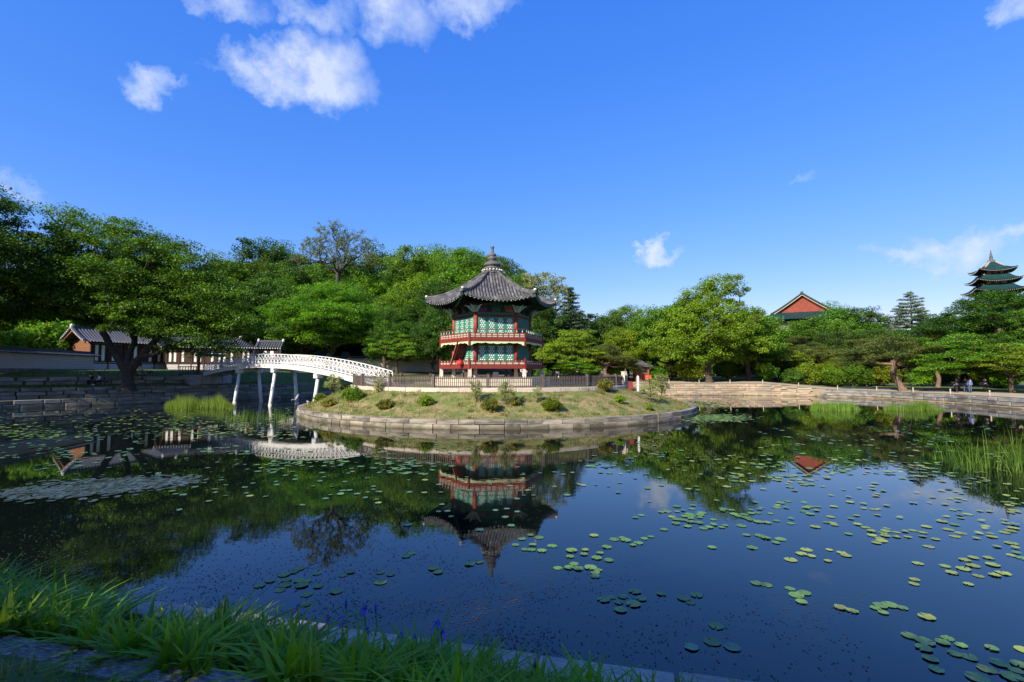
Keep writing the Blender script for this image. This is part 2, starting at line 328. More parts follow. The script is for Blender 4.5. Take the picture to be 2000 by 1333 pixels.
OUT, OPROF = catmull([Vector((a, b)) for a, b, _ in CTRL], [np.array(PROF[c]) for _, _, c in CTRL])
NO = len(OUT); OA = np.array([(p.x, p.y) for p in OUT])
tang = np.roll(OA, -1, 0) - np.roll(OA, 1, 0); tang /= np.linalg.norm(tang, axis=1)[:, None]
for _ in range(6): tang = (np.roll(tang, 1, 0) + tang + np.roll(tang, -1, 0)); tang /= np.linalg.norm(tang, axis=1)[:, None]
NRM = np.stack([tang[:, 1], -tang[:, 0]], 1)          # outward (outline runs counter-clockwise)
ARC = np.concatenate([[0], np.cumsum(np.linalg.norm(np.roll(OA, -1, 0) - OA, axis=1))]); TOTAL = ARC[-1]
def bank(s, off=0.0):
    s = s % TOTAL; i = int(np.searchsorted(ARC, s, 'right')-1) % NO; j = (i+1) % NO; t = (s-ARC[i])/(ARC[i+1]-ARC[i])
    p = OA[i]*(1-t)+OA[j]*t; n = NRM[i]*(1-t)+NRM[j]*t; n = n/np.linalg.norm(n); pr = OPROF[i]*(1-t)+OPROF[j]*t
    return Vector((*(p+n*off), 0)), Vector((*n, 0)), pr
def arc_of(x, y): return float(ARC[int(np.argmin((OA[:, 0]-x)**2+(OA[:, 1]-y)**2))])
def inside(x, y):
    a = OA; b = np.roll(OA, -1, 0); c = ((a[:, 1] > y) != (b[:, 1] > y)); xi = a[:, 0]+(y-a[:, 1])*(b[:, 0]-a[:, 0])/(b[:, 1]-a[:, 1]+1e-12)
    return bool(np.sum(c & (x < xi)) % 2)
def ground_z(x, y):
    d = np.hypot(OA[:, 0]-x, OA[:, 1]-y); i = int(np.argmin(d)); pr = OPROF[i]
    if inside(x, y): return 0.0
    return float(np.interp(d[i], pr[1:, 0], pr[1:, 1]))
V = []; Fc = []
fine = [1,2,3,4,5,6,6.5,7,7.5,8,8.5,9,9.5,10,10.5,11,12]; NS = len(fine)+1
for i in range(NO):
    pr = OPROF[i]; rows = [pr[0]] + [pr[int(f)]*(1-(f % 1)) + pr[min(int(f)+1, 12)]*(f % 1) for f in fine]
    for o, z in rows: V.append((OA[i, 0]+NRM[i, 0]*o, OA[i, 1]+NRM[i, 1]*o, z))
for i in range(NO):
    j = (i+1) % NO
    for k in range(NS-1): Fc.append((i*NS+k, i*NS+k+1, j*NS+k+1, j*NS+k))
g = np_mesh('ground', V, Fc); tag(put('ground', g, M['grass']), kind='structure')
# water: one closed sheet inside the outline
wm = bpy.data.meshes.new('water'); wm.from_pydata([(p[0]+n[0]*.15, p[1]+n[1]*.15, 0) for p, n in zip(OA, NRM)], [], [tuple(range(NO))])
m = bpy.data.materials.new('pond_water'); m.use_nodes = True; N = m.node_tree.nodes; L = m.node_tree.links; b = N['Principled BSDF']
b.inputs['Base Color'].default_value = (.003,.006,.005,1); b.inputs['Roughness'].default_value = .015; b.inputs['IOR'].default_value = 1.6; b.inputs['Specular IOR Level'].default_value = .5
t = N.new('ShaderNodeTexCoord')
def wv(sc, de, w=(1,1,1)):
    mp = N.new('ShaderNodeMapping'); mp.inputs['Scale'].default_value = w; L.new(t.outputs['Object'], mp.inputs[0])
    n = N.new('ShaderNodeTexNoise'); n.inputs['Scale'].default_value = sc; n.inputs['Detail'].default_value = de; L.new(mp.outputs[0], n.inputs[0]); return n.outputs['Fac']
msk = N.new('ShaderNodeMapRange'); L.new(wv(.09, 3), msk.inputs[0]); msk.inputs[1].default_value = .42; msk.inputs[2].default_value = .62; msk.inputs[3].default_value = .15; msk.inputs[4].default_value = 1.0
hm = N.new('ShaderNodeMath'); hm.operation = 'MULTIPLY'; L.new(wv(3.2, 3, (1, 1.6, 1)), hm.inputs[0]); L.new(msk.outputs[0], hm.inputs[1])
bm = N.new('ShaderNodeBump'); bm.inputs['Strength'].default_value = .022; bm.inputs['Distance'].default_value = .06; L.new(hm.outputs[0], bm.inputs['Height']); L.new(bm.outputs[0], b.inputs['Normal'])
tag(put('pond_water', wm, m), kind='structure')

# sandy path along the far and right bank
def strip(name, m, s0, s1, o0, o1, dz, step=1.0, kind='structure'):
    n = max(2, int((s1-s0)/step)); V = []; Fq = []
    offs = np.linspace(o0, o1, 5)
    for i in range(n+1):
        s = s0+(s1-s0)*i/n
        for o in offs:
            p, nn, pr = bank(s, o); V.append((p.x, p.y, float(np.interp(o, pr[1:, 0], pr[1:, 1]))+dz))
    for i in range(n):
        for k in range(4): Fq.append((i*5+k, i*5+k+1, (i+1)*5+k+1, (i+1)*5+k))
    return tag(put(name, np_mesh(name, V, Fq), m), kind=kind)
S_R0, S_R1 = arc_of(50.5, 25), arc_of(44.5, 69.3); S_F1 = arc_of(4, 74); S_L0 = arc_of(-24, 69.5); S_L1 = arc_of(-55, 26)
strip('path', M['sand'], S_R0-15, S_F1, .9, 7.0, .03)

# ------------------------------------------------------------------ stone blocks
def block_mesh(seed):
    r = random.Random(seed); j = lambda a: r.uniform(-a, a); c = .06
    fx = [(-.5+c+j(.02), -.5-.0, -.5+c*1.2), (.5-c+j(.02), -.5, -.5+c*1.2), (.5-c+j(.02), -.5, .5-c*1.2), (-.5+c+j(.02), -.5, .5-c*1.2)]
    md = [(-.5+j(.006), -.5+c, -.5), (.5+j(.006), -.5+c, -.5), (.5+j(.006), -.5+c, .5), (-.5+j(.006), -.5+c, .5)]
    bk = [(-.5, .5, -.5), (.5, .5, -.5), (.5, .5, .5), (-.5, .5, .5)]
    f = [(0,1,2,3)] + [(i+4, (i+1) % 4+4, (i+1) % 4, i) for i in range(4)] + [(i+8, (i+1) % 4+8, (i+1) % 4+4, i+4) for i in range(4)] + [(11,10,9,8)]
    me = bpy.data.meshes.new('stone'); me.from_pydata(fx+md+bk, [], f); return me
BLK = [block_mesh(i) for i in range(8)]
def block(parent, c, d, rz, m, name='stone', tilt=0):
    o = put(name, random.choice(BLK), m, parent, c, rz, d)
    if tilt: o.rotation_euler = (random.uniform(-tilt, tilt), random.uniform(-tilt, tilt), rz)
    return o
def bank_wall(name, label, s0, s1, courses, m, off=-.05, thick=.45, lmin=.9, lmax=1.7, top=None, cat='stone wall', gap=.04):
    """courses: list of (z0, z1); with top, heights are fractions of the bank top at that place."""
    p0, _, _ = bank((s0+s1)/2); root = empty(name, (p0.x, p0.y, 0)); tag(root, label, cat)
    inv = Vector((p0.x, p0.y, 0))
    for ci, (a, bz) in enumerate(courses):
        s = s0 - random.uniform(0, .6)
        while s < s1:
            l = random.uniform(lmin, lmax); p, n, pr = bank(s+l/2, off+random.uniform(-.02, .02)); rz = math.atan2(n.y, n.x)-math.pi/2
            h = top(pr) if top else 1.0; z0, z1 = a*h, bz*h
            block(root, (p.x-inv.x, p.y-inv.y, (z0+z1)/2), (l-gap, thick, z1-z0-gap*.8), rz, m)
            s += l
    return root
ptop = lambda pr: float(pr[1][1])
bank_wall('far_bank_wall', 'beige stone block wall along the far bank right of the pavilion', S_R1, S_F1+6, [(-.15,.2),(.2,.4),(.4,.6),(.6,.8),(.8,1.02)], M['stone_far'], top=ptop, lmin=1.1, lmax=2.2)
bank_wall('right_bank_wall', 'weathered grey stone block wall along the right bank', S_R0+14, S_R1, [(.22,.62),(.62,1.05)], M['stone_right'], top=ptop, lmin=.9, lmax=1.7)
bank_wall('right_bank_footing', 'low pale stone footing course at the water under the right bank wall', S_R0+14, S_R1, [(-.2,.2)], M['stone_far'], off=-.42, top=ptop, lmin=1.2, lmax=2.2)
bank_wall('left_ledge_wall', 'low dark stone ledge wall at the water on the left bank', S_L0, S_L1-4, [(-.2,.38),(.38,.78)], M['stone_left'], lmin=1.2, lmax=2.4)
bank_wall('left_retaining_wall', 'dark stone retaining wall above the mossy ledge on the left bank', S_L0, S_L1-4, [(.72,1.12),(1.12,1.5),(1.5,1.88)], M['stone_left'], off=2.35, lmin=1.0, lmax=2.2)
bank_wall('left_upper_wall', 'low upper stone terrace wall behind the big tree on the left', arc_of(-31, 63.5)+3, S_L1-4, [(2.1,2.55),(2.55,2.98)], M['stone_left'], off=4.25, lmin=1.3, lmax=2.6)
# near bank: edge stones at the water and the inner edging row
S_N0, S_N1 = arc_of(-8, 6.4), arc_of(9, 2.4)
bank_wall('near_bank_edge', 'pale granite edge stones at the water behind the iris leaves', S_N0, S_N1, [(-.3,.4),(.4,1.02)], M['edge_stone'], off=.12, thick=.28, lmin=.8, lmax=1.3)
root = tag(empty('stone_edging', (0, 3, 1.7)), 'dark granite edging slabs in the grass at the bottom left', 'edging')
s = arc_of(-6, 5.9)
while s < arc_of(3, 3.8):
    l = random.uniform(.55, .95); p, n, pr = bank(s+l/2, 1.93); rz = math.atan2(n.y, n.x)-math.pi/2
    block(root, (p.x, p.y-3, random.uniform(-.16, -.12)), (l-.03, random.uniform(.22, .30), .24), rz+random.uniform(-.07, .07), M['slab'], 'slab', .05); s += l

# ------------------------------------------------------------------ island
IC = Vector((-1.25, 48.0)); IR = 18.06; PC = Vector((-1.98, 48.0))
def hnoise(x, y): return .06*math.sin(x*1.3+y*.7)+.05*math.sin(x*.6-y*1.9+1)+.03*math.sin(x*3.1+y*2.3)
prof = [(IR-.25, -1.0), (IR-.25, .56), (17.3, .62), (16.3, .98), (15.2, 1.38), (14.2, 1.78), (13.6, 1.98), (13.3, 2.05), (12.5, 2.08), (9, 2.12), (5, 2.14), (0.01, 2.14)]
V = []; Fq = []; n = 120
for k, (r, z) in enumerate(prof):
    for i in range(n):
        a = 2*math.pi*i/n; c = IC.lerp(PC, min(1, max(0, (IR-r)/4.5))); x, y = c.x+r*math.cos(a), c.y+r*math.sin(a)
        V.append((x, y, z + (hnoise(x, y) if 2 < k < 7 else 0)))
for k in range(len(prof)-1):
    for i in range(n): j = (i+1) % n; Fq.append((k*n+i, k*n+j, (k+1)*n+j, (k+1)*n+i))
isl = put('island_ground', np_mesh('island_ground', V, Fq), M['island']); tag(isl, kind='structure'); isl.data.polygons.foreach_set('use_smooth', [True]*len(isl.data.polygons))
def isl_z(r): return float(np.interp(r, [p[0] for p in prof[::-1]], [p[1] for p in prof[::-1]]))
wallr = tag(empty('island_wall', (IC.x, IC.y, 0)), 'two course stone wall ringing the island at the waterline', 'stone wall')
for z0, z1, off in ((-.3, .29, .10), (.29, .60, .0)):
    a = 0
    while a < 2*math.pi:
        l = random.uniform(.9, 2.0)/IR
        if a+l > 2*math.pi: l = 2*math.pi-a
        am = a+l/2; facing = math.sin(am) < .25
        block(wallr, ((IR-.1+off)*math.cos(am), (IR-.1+off)*math.sin(am), (z0+z1)/2+random.uniform(-.012, .012)), (l*IR*1.004-.03, .5+random.uniform(-.04,.04), z1-z0-.026), am+math.pi/2+math.pi, M['stone_island']) if facing or z1 > .4 else None
        a += l
# kerb under the fence
FR = 13.0
kr = tag(empty('fence_kerb', (PC.x, PC.y, 2.0)), 'pale stone kerb course under the island fence', 'kerb')
a = 0
while a < 2*math.pi-.02:
    l = min(random.uniform(1.2, 2.0)/FR, 2*math.pi-a); am = a+l/2
    block(kr, ((FR+.05)*math.cos(am), (FR+.05)*math.sin(am), .14), (l*(FR+.1)-.015, .4, .42), am-math.pi/2+math.pi, M['stone_light']); a += l
# picket fence ring
fr = tag(empty('picket_fence', (PC.x, PC.y, 2.35)), 'brown wooden picket fence ringing the pavilion on the island', 'fence')
GATE_A = math.atan2(-5.5, 12.3)   # stone gate on the right side
def pol(r, a, z=0): return Vector((r*math.cos(a), r*math.sin(a), z))
pk = MB().box((0, 0, .43), (.05, .03, .86)).mesh('picket'); post = MB().box((0, 0, .5), (.2, .2, 1.0)).box((0, 0, 1.02), (.24, .24, .05)).mesh('post')
da = .155/FR; npk = int(2*math.pi/da); rest = MB(); npost = 20; cnt = 0
def angdiff(a, b): return abs((a-b+math.pi) % (2*math.pi)-math.pi)
order = sorted(range(npk), key=lambda i: math.sin(i*da))
for i in order:
    a = i*da
    if angdiff(a, GATE_A) < .05: continue
    if cnt < 290: put('picket', pk, M['fence'], fr, pol(FR, a), a+math.pi/2); cnt += 1
    else: rest.box((FR*math.cos(a), FR*math.sin(a), .43), (.05, .03, .86), a+math.pi/2)
tag(rest.build('rear_pickets', M['fence'], fr), kind='stuff')
for i in range(npost):
    a0, a1 = 2*math.pi*i/npost+.02, 2*math.pi*(i+1)/npost+.02
    put('post', post, M['fence'], fr, pol(FR, a0, -.05), a0)
    mb = MB()
    for q in range(6):
        b0 = a0+(a1-a0)*q/6; b1 = a0+(a1-a0)*(q+1)/6
        if angdiff((b0+b1)/2, GATE_A) < .05: continue
        for z in (.10, .70): mb.bar(pol(FR-.035, b0, z), pol(FR-.035, b1, z), .04, .09)
    mb.build('rail', M['fence'], fr)

# ------------------------------------------------------------------ bridge
BA = Vector((-37.6, 61.1)); BB = Vector((-11.5, 43.25)); BL = (BB-BA).length; bd = (BB-BA)/BL; bn = Vector((bd.y, -bd.x))   # bn points to the camera side
if bn.y > 0: bn = -bn
def deck_z(s):
    t = s/BL; return 3.45 + (2.55-3.45)*t + 4*1.38*t*(1-t)
def bp(s, o, z): q = BA+bd*s+bn*o; return Vector((q.x, q.y, z))
HW = 1.1
br = tag(empty('arched_footbridge', (BA.x, BA.y, 0)), 'white arched wooden footbridge with crossed lattice railings over the pond', 'bridge')
def bb(mb, name, m='white'): o = mb.build(name, M[m], br); o.matrix_parent_inverse = Matrix.Translation((-BA.x, -BA.y, 0)); return o
NSEG = 40
for o in (-HW, HW):
    mb = MB(); tr = MB(); br_ = MB()
    for i in range(NSEG):
        s0, s1 = BL*i/NSEG, BL*(i+1)/NSEG
        mb.bar(bp(s0, o, deck_z(s0)-.24), bp(s1, o, deck_z(s1)-.24), .22, .46)
        tr.bar(bp(s0, o, deck_z(s0)+1.0), bp(s1, o, deck_z(s1)+1.0), .11, .07)
        br_.bar(bp(s0, o, deck_z(s0)+.16), bp(s1, o, deck_z(s1)+.16), .07, .07)
    bb(mb, 'girder'); bb(tr, 'top_rail'); bb(br_, 'bottom_rail')
NP = 50
for i in range(NP):
    s0, s1 = BL*i/NP, BL*(i+1)/NP
    pl = MB().hexa([bp(s0+.01, HW-.12, deck_z(s0)-.06), bp(s0+.01, -HW+.12, deck_z(s0)-.06), bp(s1-.01, -HW+.12, deck_z(s1)-.06), bp(s1-.01, HW-.12, deck_z(s1)-.06),
                    bp(s0+.01, HW-.12, deck_z(s0)), bp(s0+.01, -HW+.12, deck_z(s0)), bp(s1-.01, -HW+.12, deck_z(s1)), bp(s1-.01, HW-.12, deck_z(s1))]); bb(pl, 'deck_board', 'cream')
NX = 50
for o in (-HW, HW):
    for i in range(NX+1):
        s = BL*i/NX; bb(MB().bar(bp(s, o, deck_z(s)-.02), bp(s, o, deck_z(s)+.97), .05, .05), 'baluster_post')
        if i < NX:
            s1 = BL*(i+1)/NX; mb = MB()
            mb.bar(bp(s, o-.012, deck_z(s)+.2), bp(s1, o-.012, deck_z(s1)+.95), .042, .042); mb.bar(bp(s, o+.012, deck_z(s)+.95), bp(s1, o+.012, deck_z(s1)+.2), .042, .042); bb(mb, 'cross_brace')
for s in (8.6, 16.0, 23.6):
    z = deck_z(s)-.47
    bb(MB().bar(bp(s, -HW-.35, z-.12), bp(s, HW+.35, z-.12), .5, .24), 'pier_beam')
    for o in (-1, 1):
        bb(MB().box(tuple(bp(s, o*HW, z-.34)), (.62, .62, .22), math.atan2(bd.y, bd.x)), 'pier_cap')
        top = bp(s, o*HW, z-.4); bot = bp(s, o*(HW+.5), -.8); k = .35; 
        leg = MB().tube([top, top.lerp(bot, .5), bot], [.17, .185, .2], 12).mesh('leg', True); lo = put('leg', leg, M['white'], br); lo.matrix_parent_inverse = Matrix.Translation((-BA.x, -BA.y, 0))
        wl = top.lerp(bot, (top.z-.14)/(top.z-bot.z)); wb = top.lerp(bot, (top.z+.3)/(top.z-bot.z))
        st = MB().tube([wl, wb], [.203, .208], 12).build('waterline_stain', M['white_low'], lo, True)
for p_, nm in ((BA, 'a'),):
    ab = tag(empty('bridge_abutment', (BA.x-1.2, BA.y+.6, 0)), 'pale stone abutment block carrying the far end of the white bridge', 'abutment')
    ang = math.atan2(bd.y, bd.x)
    for zi, (z0, z1) in enumerate(((1.2, 1.9), (1.9, 2.6), (2.6, 3.15))):
        for k in range(4):
            c = bn*(-1.8+1.2*k)*1.0; block(ab, (c.x, c.y, (z0+z1)/2), (2.6, 1.18, z1-z0-.02), ang, M['concrete'])
lp = tag(empty('bridge_landing', (BB.x, BB.y, 2.1)), 'low stone landing steps at the island end of the white bridge', 'steps')
for k in range(3): put('step', MB().box((0, 0, 0), (1.0, 2.6, .16)).mesh('step'), M['stone_light'], lp, (bd.x*(.4+.5*k), bd.y*(.4+.5*k), .36-.15*k), math.atan2(bd.y, bd.x))
# ------------------------------------------------------------------ hexagonal pavilion
A0 = R(-21.3)
pv = tag(empty('hexagonal_pavilion', (PC.x, PC.y, 2.14)), 'two storey hexagonal red and teal pavilion with grey tiled roof on the island', 'pavilion')
ZB = 2.14
def hv(k, r, z=0): a = A0+k*math.pi/3; return Vector((r*math.sin(a), -r*math.cos(a), z-ZB))
def pp(mb, name, m, parent=None, smooth=False): return mb.build(name, M[m], parent or pv, smooth)
def hexring(mb, r0, r1, z0, z1):
    for k in range(6):
        mb.hexa([hv(k, r1, z0), hv(k+1, r1, z0), hv(k+1, r0, z0), hv(k, r0, z0), hv(k, r1, z1), hv(k+1, r1, z1), hv(k+1, r0, z1), hv(k, r0, z1)])
    return mb
# stone platform
plat = pp(hexring(MB(), .1, 5.72, 2.1, 2.98), 'platform', 'stone_light')
for k in range(6):
    a, b_ = hv(k, 5.95), hv(k+1, 5.95); d = (b_-a); ln = d.length; rz = math.atan2(d.y, d.x)
    for z0, z1 in ((2.1, 2.55), (2.55, 3.02)):
        s = .0
        while s < ln-.1:
            l = min(random.uniform(1.1, 1.8), ln-s); l = ln-s if ln-s-l < .5 else l; c = a+d*((s+l/2)/ln)
            block(plat, (c.x*.965, c.y*.965, (z0+z1)/2-ZB), (l-.02, .4, z1-z0-.015), rz, M['stone_light']); s += l
# stone posts
for k in range(6):
    for r, h in ((4.95, 3.82), (3.76, 3.82)):
        c = hv(k, r); w = .19
        mb = MB().hexa([(c.x-w, c.y-w, .84), (c.x+w, c.y-w, .84), (c.x+w, c.y+w, .84), (c.x-w, c.y+w, .84)] + [(c.x+s*.15, c.y+t*.15, h-ZB) for s, t in ((-1,-1),(1,-1),(1,1),(-1,1))])
        pp(mb, 'stone_post', 'stone_light')
    c = (hv(k, 3.3)+hv(k+1, 3.3))/2
    pp(MB().box((c.x, c.y, 1.1), (.5, .5, .5), A0+(k+.5)*math.pi/3), 'footing_stone', 'stone_light')
def deck(z0, z1, name):
    dk = pp(hexring(MB(), .2, 5.02, z0+.05, z1-.02), name, 'wood')
    for k in range(6):
        n_ = (hv(k, 1)+hv(k+1, 1)).normalized()
        pp(MB().bar(hv(k, 5.08, (z0+z1)/2), hv(k+1, 5.08, (z0+z1)/2), .10, z1-z0), 'fascia', 'red', dk)
    return dk
d1 = deck(3.80, 4.12, 'lower_deck'); d2 = deck(6.30, 6.58, 'upper_deck')
# columns
for k in range(6):
    for z0, z1 in ((4.1, 6.3), (6.56, 9.05)):
        pp(MB().tube([hv(k, 3.76, z0), hv(k, 3.76, z1)], .20, 14), 'column', 'redcol', smooth=True)
# lattice door: teal frame, paper behind, honeycomb tracery
def door_meshes(w, h):
    fr_ = MB(); t = .115
    fr_.box((-w/2+t/2, 0, h/2), (t, .07, h)); fr_.box((w/2-t/2, 0, h/2), (t, .07, h))
    zs = [0, h*.24, h]
    for z, tt in ((t/2, t), (h*.20, t*.9), (h-t/2, t)): fr_.box((0, 0, z), (w-2*t, .068, tt))
    fr_.box((0, .012, h*.10), (w-2*t, .03, h*.20-t))
    # small moulded flower in the bottom panel
    pan = MB()
    for q in range(5): pan.box(((q-2)*.085, -.012, h*.10+(.03 if q % 2 else 0)), (.055, .02, .07))
    pap = MB().box((0, .02, h*.6), (w-2*t, .012, h*.8-t))
    lat = MB(); x0, x1, z0, z1 = -w/2+t, w/2-t, h*.24, h-t; cx = (x1-x0)/3; r_ = cx/2
    rows = int((z1-z0)/(r_*1.75)); dz = (z1-z0)/rows
    for i in range(rows):
        for j in range(3 if i % 2 == 0 else 2):
            c = (x0+cx*(j+.5+(0 if i % 2 == 0 else .5)), z0+dz*(i+.5)); P = [(c[0]+r_*1.06*math.cos(R(30+60*q)), -.006, c[1]+r_*1.06*math.sin(R(30+60*q))) for q in range(6)]
            for q in range(6): lat.bar(P[q], P[(q+1) % 6], .03, .045, (0, 1, 0))
        if i % 2: 
            lat.box((x0+cx*.2, -.006, z0+dz*(i+.5)), (cx*.5, .03, dz*.8)); lat.box((x1-cx*.2, -.006, z0+dz*(i+.5)), (cx*.5, .03, dz*.8))
    return fr_.mesh('door'), pap.mesh('paper'), lat.mesh('lattice'), pan.mesh('panel_flower')
DW = (3.76-.40)/4
for (z0, z1) in ((4.12, 6.05), (6.58, 8.62)):
    ms = door_meshes(DW-.03, z1-z0)
    for k in range(6):
        a, b_ = hv(k, 3.76, z0), hv(k+1, 3.76, z0); d = (b_-a).normalized(); rz = math.atan2(d.y, d.x)
        mid = (a+b_)/2; nrm = Vector((mid.x, mid.y, 0)).normalized()
        for q in range(4):
            p = a+d*(.20+DW*(q+.5))+nrm*.02
            dr = put('door', ms[0], M['teal'], pv, p, rz); put('paper', ms[1], M['paper'], dr); put('lattice', ms[2], M['teal'], dr); put('panel_flower', ms[3], M['mint'], dr)
        pp(MB().bar(a+d*.18+Vector((0,0,z1-z0+.07)), b_-d*.18+Vector((0,0,z1-z0+.07)), .16, .14), 'lintel', 'red')
for k in range(6):      # painted beams above the upper doors, gaps at the brackets
    a, b_ = hv(k, 3.76, 0), hv(k+1, 3.76, 0); d = (b_-a).normalized(); mid = (a+b_)/2; nrm = Vector((mid.x, mid.y, 0)).normalized()
    up = lambda p, z: Vector((p.x, p.y, z-ZB))
    pp(MB().bar(up(a, 8.92), up(b_, 8.92), .20, .24), 'painted_beam', 'green_beam')
    pp(MB().bar(up(a+nrm*.04, 9.075), up(b_+nrm*.04, 9.075), .26, .05), 'beam_trim', 'red')
    for q in range(3):
        p = a+d*(.62+q*1.26); pp(MB().bar(up(p-d*.45, 9.36), up(p+d*.45, 9.36), .10, .48), 'painted_panel', ('pat_purple', 'green_beam', 'pat_orange')[(q+k) % 3])
        arch = MB()
        for w in range(8):
            t0, t1 = math.pi*w/8, math.pi*(w+1)/8
            arch.bar(up(p+d*(.4*math.cos(t0))+nrm*.06, 9.15+.3*math.sin(t0)), up(p+d*(.4*math.cos(t1))+nrm*.06, 9.15+.3*math.sin(t1)), .04, .05)
        pp(arch, 'painted_arch', 'pat_purple')
    pp(MB().bar(up(a, 9.68), up(b_, 9.68), .22, .16), 'purlin', 'green_beam')
def bracket(base, nrm, tan, big):
    mb = MB(); n_ = 3
    for i in range(n_):
        z = 9.12+.2*i-ZB; L_ = (.42+.25*i)*(1.1 if big else .85)
        b0 = Vector((base.x, base.y, z)); 
        pts = [b0, b0+nrm*L_*.6+Vector((0,0,-.02)), b0+nrm*L_+Vector((0,0,.11))]; mb.tube(pts, [.10, .09, .04], 6)
        if big:
            for sg in (-1, 1): 
                dv = (nrm*.5+tan*sg*.85); mb.tube([b0, b0+dv*L_*.6, b0+dv*L_+Vector((0,0,.12))], [.085, .08, .035], 6)
        mb.box((b0.x+nrm.x*.1, b0.y+nrm.y*.1, z+.1), (.2, .2, .09), math.atan2(nrm.y, nrm.x))
    return mb
for k in range(6):
    v = hv(k, 3.82); n_ = Vector((v.x, v.y, 0)).normalized(); tn = Vector((-n_.y, n_.x, 0)); pp(bracket(v, n_, tn, True), 'bracket', 'mint')
    a, b_ = hv(k, 3.76), hv(k+1, 3.76); d = (b_-a).normalized(); mid = (a+b_)/2; nr = Vector((mid.x, mid.y, 0)).normalized()
    for q in (1.25, 2.51): pp(bracket(a+d*q+nr*.06, nr, d, False), 'bracket', 'dteal')
# railings
for k in range(6):
    for z0, up_ in ((4.12, False), (6.58, True)):
        a, b_ = hv(k, 5.06, z0), hv(k+1, 5.06, z0); d = (b_-a).normalized(); ln = (b_-a).length; mid = (a+b_)/2; nr = Vector((mid.x, mid.y, 0)).normalized(); Z = Vector((0,0,1))
        h = .44 if up_ else .30
        rl = pp(MB().bar(a+Z*.04, b_+Z*.04, .09, .07), 'railing', 'red')
        pp(MB().bar(a+Z*h, b_+Z*h, .10, .06), 'rail', 'red', rl)
        if up_: pp(MB().bar(a+Z*h*.52, b_+Z*h*.52, .07, .05), 'rail', 'red', rl)
        n_ = 10 if up_ else 9
        for q in range(n_):
            p0, p1 = a+d*(ln*q/n_+.06), a+d*(ln*(q+1)/n_-.06)
            for lo, hi in (((.09, h*.48), (h*.58, h-.04)) if up_ else ((.09, h-.04),)):
                pp(MB().bar(p0+Z*(lo+hi)/2, p1+Z*(lo+hi)/2, .03, hi-lo), 'panel', 'cream', rl)
            p = a+d*(ln*(q+.0)/n_)
            pp(MB().bar(p, p+Z*(h+.02), .09, .09, (1, 0, 0)), 'baluster', 'red', rl)
            if up_:
                c = a+d*(ln*(q+.5)/n_); pp(MB().tube([c+Z*h, c+nr*.10+Z*(h+.12), c+nr*.05+Z*(h+.24), c+nr*.13+Z*(h+.33)], [.03, .045, .03, .045], 6), 'lotus_bracket', 'mint', rl)
            elif q % 1 == 0:
                c = a+d*(ln*(q+.5)/n_); pp(MB().box((c.x, c.y, c.z+h+.06), (.09, .09, .07), A0), 'rail_knob', 'cream', rl)
        if up_: pp(MB().tube([a+nr*.13+Z*(h+.35), b_+nr*.13+Z*(h+.35)], .03, 8), 'handrail', 'red', rl)
        else: pp(MB().tube([a+Z*(h+.12), b_+Z*(h+.12)], .032, 8), 'handrail', 'red', rl)
    for z0, z1, w in ((3.78, 4.66, .18), (5.86, 6.96, .15)):
        c = hv(k, 5.1); pp(MB().box((c.x, c.y, (z0+z1)/2-ZB), (w, w, z1-z0), A0+k*math.pi/3).lathe([(.02, 0), (.08, .03), (.08, .08), (.02, .13)], 8, (c.x, c.y, z1-ZB)), 'corner_post', 'red' )
    # scalloped valance
    a, b_ = hv(k, 5.04, 6.30), hv(k+1, 5.04, 6.30); mb = MB(); n_ = 28; prev = None
    for i in range(n_+1):
        t = i/n_; p = a.lerp(b_, t); dr = .13+.07*abs(math.sin(t*math.pi*7))+(.16 if min(t, 1-t) < .05 else 0)+.07*math.cos(t*math.pi*2)**2
        if prev is not None:
            q, pd = prev; nr2 = Vector((mid.x, mid.y, 0)).normalized()*.03
            mb.hexa([q-Z*pd-nr2, p-Z*dr-nr2, p-Z*dr+nr2, q-Z*pd+nr2, q-nr2, p-nr2, p+nr2, q+nr2])
        prev = (p, dr)
    pp(mb, 'valance', 'valance')
# stair on the left face, rising along the face
k = 5; a, b_ = hv(k, 4.55), hv(k+1, 4.55); d = (b_-a).normalized(); mid = (a+b_)/2; nr = Vector((mid.x, mid.y, 0)).normalized()
P0 = a+d*1.75; P0.z = 4.12-ZB; P1 = a+d*3.05; P1.z = 6.45-ZB
st = pp(MB().bar(P0+nr*.42, P1+nr*.42, .07, .30, nr), 'stair', 'red')
pp(MB().bar(P0-nr*.42, P1-nr*.42, .07, .30, nr), 'stringer', 'red', st)
ups = (P1-P0).normalized().cross(nr)
pp(MB().bar(P0+ups*.12, P1+ups*.12, .84, .03, ups), 'back_board', 'red', st)
for i in range(9):
    p = P0.lerp(P1, (i+.7)/9.5); pp(MB().box(tuple(p), (.26, .80, .04), math.atan2(d.y, d.x)), 'tread', 'redcol', st)
for sg in (-.42, .42): pp(MB().bar(P0+nr*sg-ups*.22, P1+nr*sg-ups*.22, .05, .06, nr), 'stair_rail', 'cream' if sg > 0 else 'red', st)
